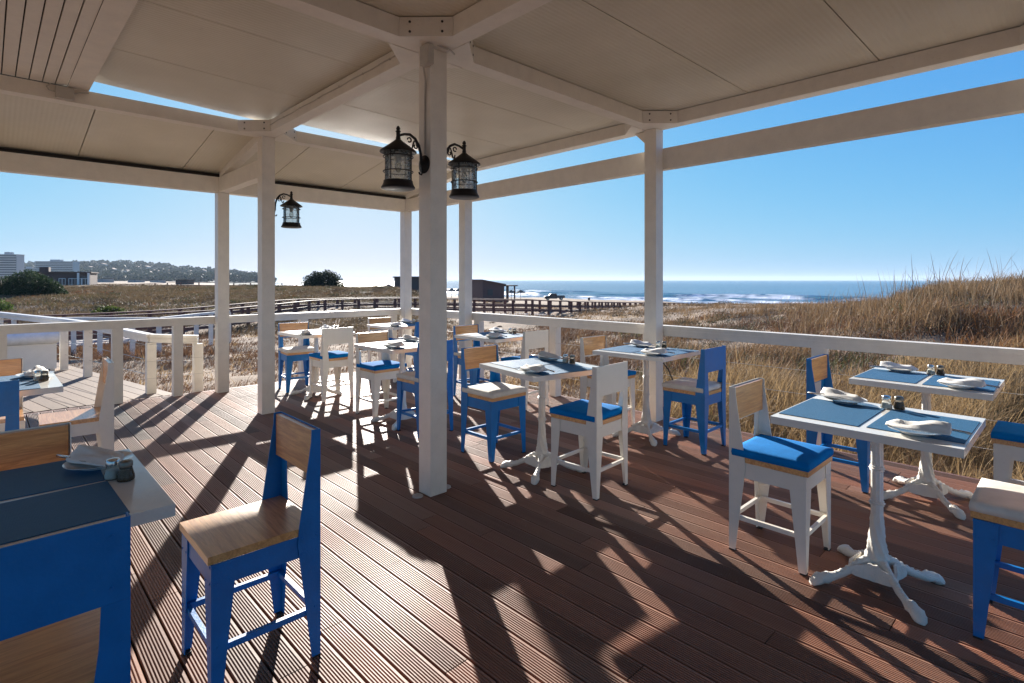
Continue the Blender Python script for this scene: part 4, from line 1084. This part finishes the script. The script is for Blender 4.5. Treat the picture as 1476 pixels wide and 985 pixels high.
def house(px, z, w, d, h, lb, grp, storeys=0, dz=0, name='house', ny=None):
    c = PX(px, 404, z); cx_, cz_ = (px-738)/789*z, z; gz_ = float(hill_z(np.array(cx_), np.array(cz_))) if ny is None else H-(ny-404)*z/789
    r = empty(name, (c.x, c.y, gz_-1+dz), FWD+R(random.uniform(-15, 15) if not storeys else 8), lb, 'house' if name == 'house' else 'hotel', grp)
    wl_ = obj('walls', B(-w/2, w/2, 0, d, 0, h), HW, r)
    if storeys:
        bm = bmesh.new(); st = h/storeys; nb = 0
        for i in range(storeys): box(bm, -w/2-.4, w/2+.4, -1.6, -.02, i*st+.1, i*st+.95)
        obj('balconies', bm, HW, r)
        for i in range(storeys): obj('window_band', B(-w/2+.6, w/2-.6, -.04, -.005, i*st+1.0, i*st+st-.02), WINDOWG, r)
        obj('roof', B(-w/2-.5, w/2+.5, -1, d+.3, h+.01, h+.6), HW, r); obj('lift_tower', B(-w*.12, w*.14, 1, d*.6, h+.61, h+3.2), HW, r)
    else:
        bm = bmesh.new(); prism(bm, [(-w/2-.4, h+.01), (w/2+.4, h+.01), (0, h+2.2)], -.3, d+.3, Matrix(((1, 0, 0, 0), (0, 0, 1, 0), (0, 1, 0, 0), (0, 0, 0, 1)))); obj('roof', bm, HR, r)
        bm = bmesh.new()
        for k in (-.3, .12): box(bm, w*k, w*k+1.4, -.06, -.01, 1.2, 2.8)
        obj('windows', bm, WINDOWG, r)
house(9, 640, 22, 12, 25, 'tall white tower hotel with stacked balconies on the hill edge', 'hotels on the hill', 9, 0, 'hotel', 397)
house(78, 860, 54, 16, 17, 'wide white hotel block with many storeys among dark trees', 'hotels on the hill', 6, 0, 'hotel', 392)
house(40, 850, 26, 14, 8, 'low white hotel wing between the tower and the wide block', 'hotels on the hill', 3, 0, 'hotel', 394)
k = 0
for px in (128, 146, 160, 181, 193, 214, 221, 240, 251, 271, 282, 156, 209, 290):
    z = random.uniform(900, 1180)
    house(px, z, random.uniform(9, 20), 9, random.uniform(4, 7), 'small pale house among the trees on the far wooded hill', 'houses on the hill', 0, 3)

# ------------------------------------------------------------------ bushes and dune plants
def bush(name, px, ybase, z, rx, rz_, n, lb, cols, size, cat='bush'):
    c = PX(px, ybase, z)
    r = empty(name, c, FWD, lb, cat)
    d = rng.normal(size=(n, 3)); d[:, 2] = np.abs(d[:, 2]); d /= np.linalg.norm(d, axis=1)[:, None]
    rad_ = rng.random(n)**.28*(.62+.62*fbm(d[:, 0]*2.6+7*rx, d[:, 1]*2.6+d[:, 2]*2.2+3, 3))*1.12
    cen = np.stack([d[:, 0]*rx*rad_, d[:, 1]*rx*.8*rad_, d[:, 2]*rz_*rad_], -1); cen[:, 2] = np.maximum(cen[:, 2], .0)
    tn = np.clip(rng.normal(.45, .25, n), 0, 1); lob = [(math.cos(k*2.4)*rx*.5, math.sin(k*2.4)*rx*.4, rz_*(.45+.3*random.random())) for k in range(9)]
    v, qd = leaf_quads(np.array(cen), np.full(n, size), .5)
    npmesh('foliage', v, qd, leafmat(name+' leaves', *cols, .3), r, attrs={'tone': ('FACE', 'FLOAT', tn)})
    bm = bmesh.new()
    for l in lob[:9]: tube(bm, [(0, 0, -.3), (l[0]*.4, l[1]*.4, l[2]*.4), (l[0], l[1], l[2])], [.09, .06, .03], 6)
    obj('stem', bm, plain(name+' bark', (.07, .05, .035), .9), r, True)
bush('round_bush', 466, 414.5, 70, 2.6, 2.15, 9000, 'round dark green bush on the crest of the dune', ((.012, .022, .01), (.05, .065, .03)), .105)
bush('spreading_bush', 44, 431, 42, 2.7, 2.05, 15000, 'broad green bush in front of the brown restaurant', ((.012, .026, .012), (.06, .09, .04)), .075)
bush('green_shrub', -6, 452, 30, 1.0, .8, 1400, 'bright green shrub at the walkway rail below the broad bush', ((.03, .06, .01), (.14, .2, .04)), .06, 'shrub')
bush('green_shrub', 157, 453, 27, .8, .42, 900, 'small yellow green shrub behind the white walkway rail', ((.03, .05, .01), (.13, .16, .04)), .05, 'shrub')

def blades(n_t, px_rng, z_rng, dens_fun, per, hgt, wid, lean, name, lb, cols, trans=.35, seg=3, spread=.12, hmask=None, zpow=1.0):
    """many bent blades gathered in tufts, all in one mesh"""
    u = rng.random(n_t); z = (z_rng[0]**zpow+(z_rng[1]**zpow-z_rng[0]**zpow)*u)**(1/zpow); px = rng.uniform(*px_rng, n_t)
    cx = (px-738)/789*z
    x, y = W(cx, z)
    keep = (rng.random(n_t) < dens_fun(cx, z, px)) & ~((x < 5.12) & (x > -6) & (y < 7.78) & (y > -6))
    wkx = .95-(y-7.72)*.185
    keep &= ~((y > 7.6) & (y < 16) & (x < wkx+1.0) & (x > -5))
    cx, z, px, x, y = cx[keep], z[keep], px[keep], x[keep], y[keep]
    # keep the boardwalk clear
    bz = np.interp(px, [b[0] for b in BWP], [b[1] for b in BWP]); k2 = ~((z > bz-.3) & (z < bz+3.2) & (px > -100) & (px < 1010)); cx, z, px, x, y = cx[k2], z[k2], px[k2], x[k2], y[k2]
    gz_ = ground_z(cx, z); n = len(x)
    th = rng.random(n); hs = hgt*(0.45+1.0*th)*(hmask(cx, z, px) if hmask else 1)
    m = n*per
    bx = np.repeat(x, per)+rng.normal(0, spread, m); by = np.repeat(y, per)+rng.normal(0, spread, m); b0 = np.repeat(gz_, per)-.03
    hh = np.repeat(hs, per)*rng.uniform(.45, 1.15, m); ww = np.repeat(wid*(z/ z_rng[0])**.6, per)*rng.uniform(.6, 1.3, m)
    a = rng.uniform(0, 2*np.pi, m); ln = np.abs(rng.normal(0, lean, m))+.08
    wind = np.array([.25, -.12])
    dx = np.cos(a)*ln+wind[0]*lean; dy = np.sin(a)*ln+wind[1]*lean
    fa = rng.uniform(0, 2*np.pi, m); fx = np.cos(fa); fy = np.sin(fa)
    V = np.zeros((m, 2*seg+1, 3), np.float32)
    for s_ in range(seg):
        t = s_/seg; k = t**1.7; wv = ww*(1-.55*t)
        px_ = bx+dx*hh*k; py_ = by+dy*hh*k; pz_ = b0+hh*t*(1-.25*ln*t)
        V[:, 2*s_, 0] = px_-fx*wv; V[:, 2*s_, 1] = py_-fy*wv; V[:, 2*s_, 2] = pz_
        V[:, 2*s_+1, 0] = px_+fx*wv; V[:, 2*s_+1, 1] = py_+fy*wv; V[:, 2*s_+1, 2] = pz_
    V[:, 2*seg, 0] = bx+dx*hh; V[:, 2*seg, 1] = by+dy*hh; V[:, 2*seg, 2] = b0+hh*(1-.25*ln)
    base = (np.arange(m)*(2*seg+1))[:, None]
    quads = np.concatenate([base+np.array([2*s_, 2*s_+1, 2*s_+3, 2*s_+2])[None] for s_ in range(seg-1)], 0)
    tris = base+np.array([2*seg-2, 2*seg-1, 2*seg])[None]
    tb = np.repeat(np.clip(rng.normal(.5, .22, n), 0, 1), per)*.6+rng.random(m)*.4
    tone = np.concatenate([tb]*(seg-1)+[tb])
    o = npmesh(name, V.reshape(-1, 3), (quads, tris), leafmat(name+' colour', *cols, trans), attrs={'tone': ('FACE', 'FLOAT', tone)})
    tag(o, lb, 'grass', kind='stuff'); return o
patch = lambda cx, z, f, lo, hi, o=0: np.clip((fbm(cx*f+o, z*f+3*o, 4)-lo)/(hi-lo), 0, 1)
STRAW = ((.09, .052, .025), (.50, .34, .165)); RUST = ((.085, .042, .022), (.28, .15, .075)); OLIVE = ((.05, .055, .02), (.16, .15, .06)); DUN = ((.10, .065, .035), (.27, .19, .10))
MIDS = ((.08, .045, .022), (.42, .265, .13))
right_m = lambda px: np.clip((px-900)/200, 0, 1)
# tall straw grass close to the sea rail
blades(5600, (700, 1750), (3.0, 9.5), lambda cx, z, px: patch(cx, z, .9, .33, .47)*(.25+.75*right_m(px)), 19, .40, .0028, .8, 'tall_grass', 'tall straw coloured grass thick beside the sea rail', STRAW, .4, 4, .12, lambda cx, z, px: (.55+.45*right_m(px))*(.5+.9*patch(cx, z, .9, .33, .6)))
blades(1500, (700, 1750), (3.0, 9.5), lambda cx, z, px: patch(cx, z, .9, .4, .55, 31)*(.2+.8*right_m(px)), 14, .3, .004, .8, 'dry_scrub', 'rusty brown low scrub between the grass tufts', RUST, .2, 3, .15)
blades(5200, (780, 1750), (9.5, 24), lambda cx, z, px: patch(cx, z, .55, .45, .53, 5)*(.3+.7*right_m(px)), 22, .34, .0055, .7, 'dune_grass', 'straw coloured grass on the dune rising beside the sea', MIDS, .3, 3, .2, lambda cx, z, px: (.5+.5*right_m(px))*(.45+1.1*patch(cx, z, .55, .40, .60, 5)), 1.3)
blades(150, (1120, 1600), (11, 18), lambda cx, z, px: np.ones_like(cx), 5, 1.0, .0062, .2, 'grass_stalks', 'thin tall seed stalks standing above the dune crest', ((.10, .07, .04), (.30, .21, .12)), .3, 4, .25)
blades(6000, (780, 1750), (9.5, 26), lambda cx, z, px: patch(cx, z, .4, .40, .50, 77), 17, .26, .0075, .8, 'dry_scrub', 'rusty brown scrub patches on the sea side dune', RUST, .2, 3, .28, None, 1.3)
blades(1500, (900, 1750), (6, 20), lambda cx, z, px: patch(cx, z, .5, .44, .56, 200), 16, .30, .006, .9, 'dry_scrub', 'dark olive scrub between the grass on the sea side dune', OLIVE, .2, 3, .25, None, 1.3)
blades(700, (1380, 1700), (8.5, 12.5), lambda cx, z, px: np.ones_like(cx)*.9, 18, .34, .006, .9, 'dry_scrub', 'bright rust orange scrub high on the sea side dune', ((.13, .05, .02), (.36, .17, .06)), .3, 3, .2)
# low scrub on the sand between deck and boardwalk
blades(8500, (-150, 1000), (7.6, 26), lambda cx, z, px: patch(cx, z, .55, .33, .5, 12), 14, .15, .0055, .9, 'dry_scrub', 'low reddish dry scrub on the sand below the deck', RUST, .2, 3, .2, None, 1.4)
blades(1500, (200, 1000), (8, 36), lambda cx, z, px: patch(cx, z, .45, .42, .6, 41), 12, .2, .007, .7, 'dune_grass', 'thin straw tufts on the sand before the boardwalk', STRAW, .35, 3, .16, None, 1.4)
blades(1500, (-100, 330), (15, 28), lambda cx, z, px: patch(cx, z, .35, .35, .5, 90), 16, .3, .011, .9, 'dry_scrub', 'dense orange brown scrub beside the lower ramp', RUST, .25, 3, .25)
# the big dune behind the boardwalk
blades(32000, (-250, 640), (24, 78), lambda cx, z, px: patch(cx, z, .22, .18, .38, 8), 14, .24, .012, .8, 'dune_grass', 'dull brown grass covering the long dune behind the boardwalk', DUN, .25, 3, .45, None, 1.6)
blades(7500, (-250, 600), (24, 78), lambda cx, z, px: patch(cx, z, .2, .43, .56, 55), 14, .24, .014, .9, 'dry_scrub', 'olive and brown scrub clumps on the long dune', OLIVE, .2, 3, .5, None, 1.6)
blades(5500, (-250, 600), (25, 78), lambda cx, z, px: patch(cx, z, .25, .46, .58, 123), 14, .22, .013, .9, 'dry_scrub', 'rusty scrub clumps on the long dune', RUST, .2, 3, .45, None, 1.6)
blades(8000, (560, 1300), (34, 78), lambda cx, z, px: patch(cx, z, .22, .24, .44, 66)*(.35+.65*np.clip((px-800)/150, 0, 1)), 12, .26, .014, .75, 'dune_grass', 'sparse brown grass on the sand beyond the boardwalk', MIDS, .25, 3, .4, None, 1.3)
blades(3000, (-200, 480), (75, 130), lambda cx, z, px: patch(cx, z, .12, .3, .5, 19), 12, .22, .03, .8, 'dune_grass', 'faded grass along the far dune top', DUN, .2, 3, 1.0)

def mounds(n, px_rng, z_rng, rad_r, hgt, per, size, cols, name, lb, cond, zpow=1.4):
    u = rng.random(n); z = (z_rng[0]**zpow+(z_rng[1]**zpow-z_rng[0]**zpow)*u)**(1/zpow); px = rng.uniform(*px_rng, n); cx = (px-738)/789*z
    x, y = W(cx, z)
    bz = np.interp(px, [b[0] for b in BWP], [b[1] for b in BWP])
    k = (rng.random(n) < cond(cx, z, px)) & ~((x < 5.7) & (x > -6) & (y < 8.4) & (y > -6)) & ~((z > bz-1.2) & (z < bz+4) & (px > -100) & (px < 1010)) & ~((y > 7.6) & (y < 16) & (x < 2.2-(y-7.7)*.19))
    x, y, cx, z = x[k], y[k], cx[k], z[k]; gz_ = ground_z(cx, z); n = len(x)
    r0 = rng.uniform(*rad_r, n); h0 = r0*hgt*rng.uniform(.6, 1.2, n)
    d = rng.normal(size=(n, per, 3)); d[..., 2] = np.abs(d[..., 2]); d /= np.linalg.norm(d, axis=2)[..., None]
    q_ = rng.random((n, per))**.4*(.6+.8*fbm(d[..., 0]*2.2+np.arange(n)[:, None]*3.1, d[..., 1]*2.2+d[..., 2]*2, 3))
    c = np.stack([x[:, None]+d[..., 0]*r0[:, None]*q_, y[:, None]+d[..., 1]*r0[:, None]*q_, gz_[:, None]-.03+d[..., 2]*h0[:, None]*q_], -1).reshape(-1, 3)
    v, qd = leaf_quads(c, np.repeat(size*(z/z_rng[0])**.6, per), .28)
    tn = np.clip(np.repeat(rng.normal(.45, .2, n), per)*.7+rng.random(n*per)*.4, 0, 1)
    o = npmesh(name, v, qd, leafmat(name+' twigs', *cols, .2), attrs={'tone': ('FACE', 'FLOAT', tn)}); tag(o, lb, 'scrub', kind='stuff')
SCR = ((.05, .034, .022), (.19, .135, .08)); SCO = ((.035, .038, .02), (.13, .125, .06)); SCG = ((.07, .06, .05), (.25, .21, .165)); SCRU = ((.10, .042, .018), (.30, .15, .065))
mounds(420, (-250, 620), (24, 76), (.5, 1.3), .42, 110, .07, SCR, 'scrub', 'brown low scrub mounds over the long dune', lambda cx, z, px: .25+.75*patch(cx, z, .1, .35, .55, 61))
mounds(200, (-250, 620), (24, 76), (.4, 1.1), .42, 110, .07, SCO, 'scrub', 'olive low scrub mounds over the long dune', lambda cx, z, px: .2+.8*patch(cx, z, .12, .4, .55, 33))
mounds(90, (-250, 600), (24, 70), (.4, .9), .4, 110, .07, SCRU, 'scrub', 'rust coloured scrub mounds over the long dune', lambda cx, z, px: .9+0*cx)
mounds(260, (-100, 1050), (8.5, 34), (.15, .5), .5, 120, .024, SCR, 'scrub', 'small brown twiggy mounds on the sand below the deck', lambda cx, z, px: .2+.8*patch(cx, z, .3, .38, .55, 71))
mounds(120, (-100, 700), (9, 26), (.2, .55), .5, 140, .022, SCRU, 'scrub', 'small rust brown mounds on the sand beside the ramp', lambda cx, z, px: .85+0*cx)
mounds(330, (900, 1750), (7, 24), (.25, .8), .5, 160, .02, SCG, 'scrub', 'grey brown twiggy mounds on the sea side dune', lambda cx, z, px: .25+.75*patch(cx, z, .4, .4, .55, 15), 1.2)
mounds(240, (950, 1750), (7, 24), (.25, .75), .55, 170, .02, SCO, 'scrub', 'olive green mounds on the sea side dune', lambda cx, z, px: .9+0*cx, 1.2)
mounds(150, (820, 1300), (30, 75), (.4, 1.2), .4, 110, .07, SCR, 'scrub', 'brown scrub mounds where the dune meets the beach', lambda cx, z, px: .9+0*cx)
mounds(110, (1250, 1750), (8, 20), (.3, .8), .5, 180, .021, SCRU, 'scrub', 'rust red mounds high on the sea side dune', lambda cx, z, px: .9+0*cx, 1.2)
# ------------------------------------------------------------------ sea air
m = bpy.data.materials.new('sea haze'); m.use_nodes = True; N = m.node_tree.nodes; L = m.node_tree.links
N.remove(N['Principled BSDF']); pv = N.new('ShaderNodeVolumePrincipled'); L.new(pv.outputs[0], N['Material Output'].inputs['Volume'])
pv.inputs['Color'].default_value = (.72, .86, 1, 1); pv.inputs['Density'].default_value = 1.05e-4; pv.inputs['Anisotropy'].default_value = .1
hz_o = obj('haze', B(-12500, 12500, -12500, 12500, -9, 62), m); tag(hz_o, 'thin sea haze over the dunes and the water', 'haze', kind='stuff')
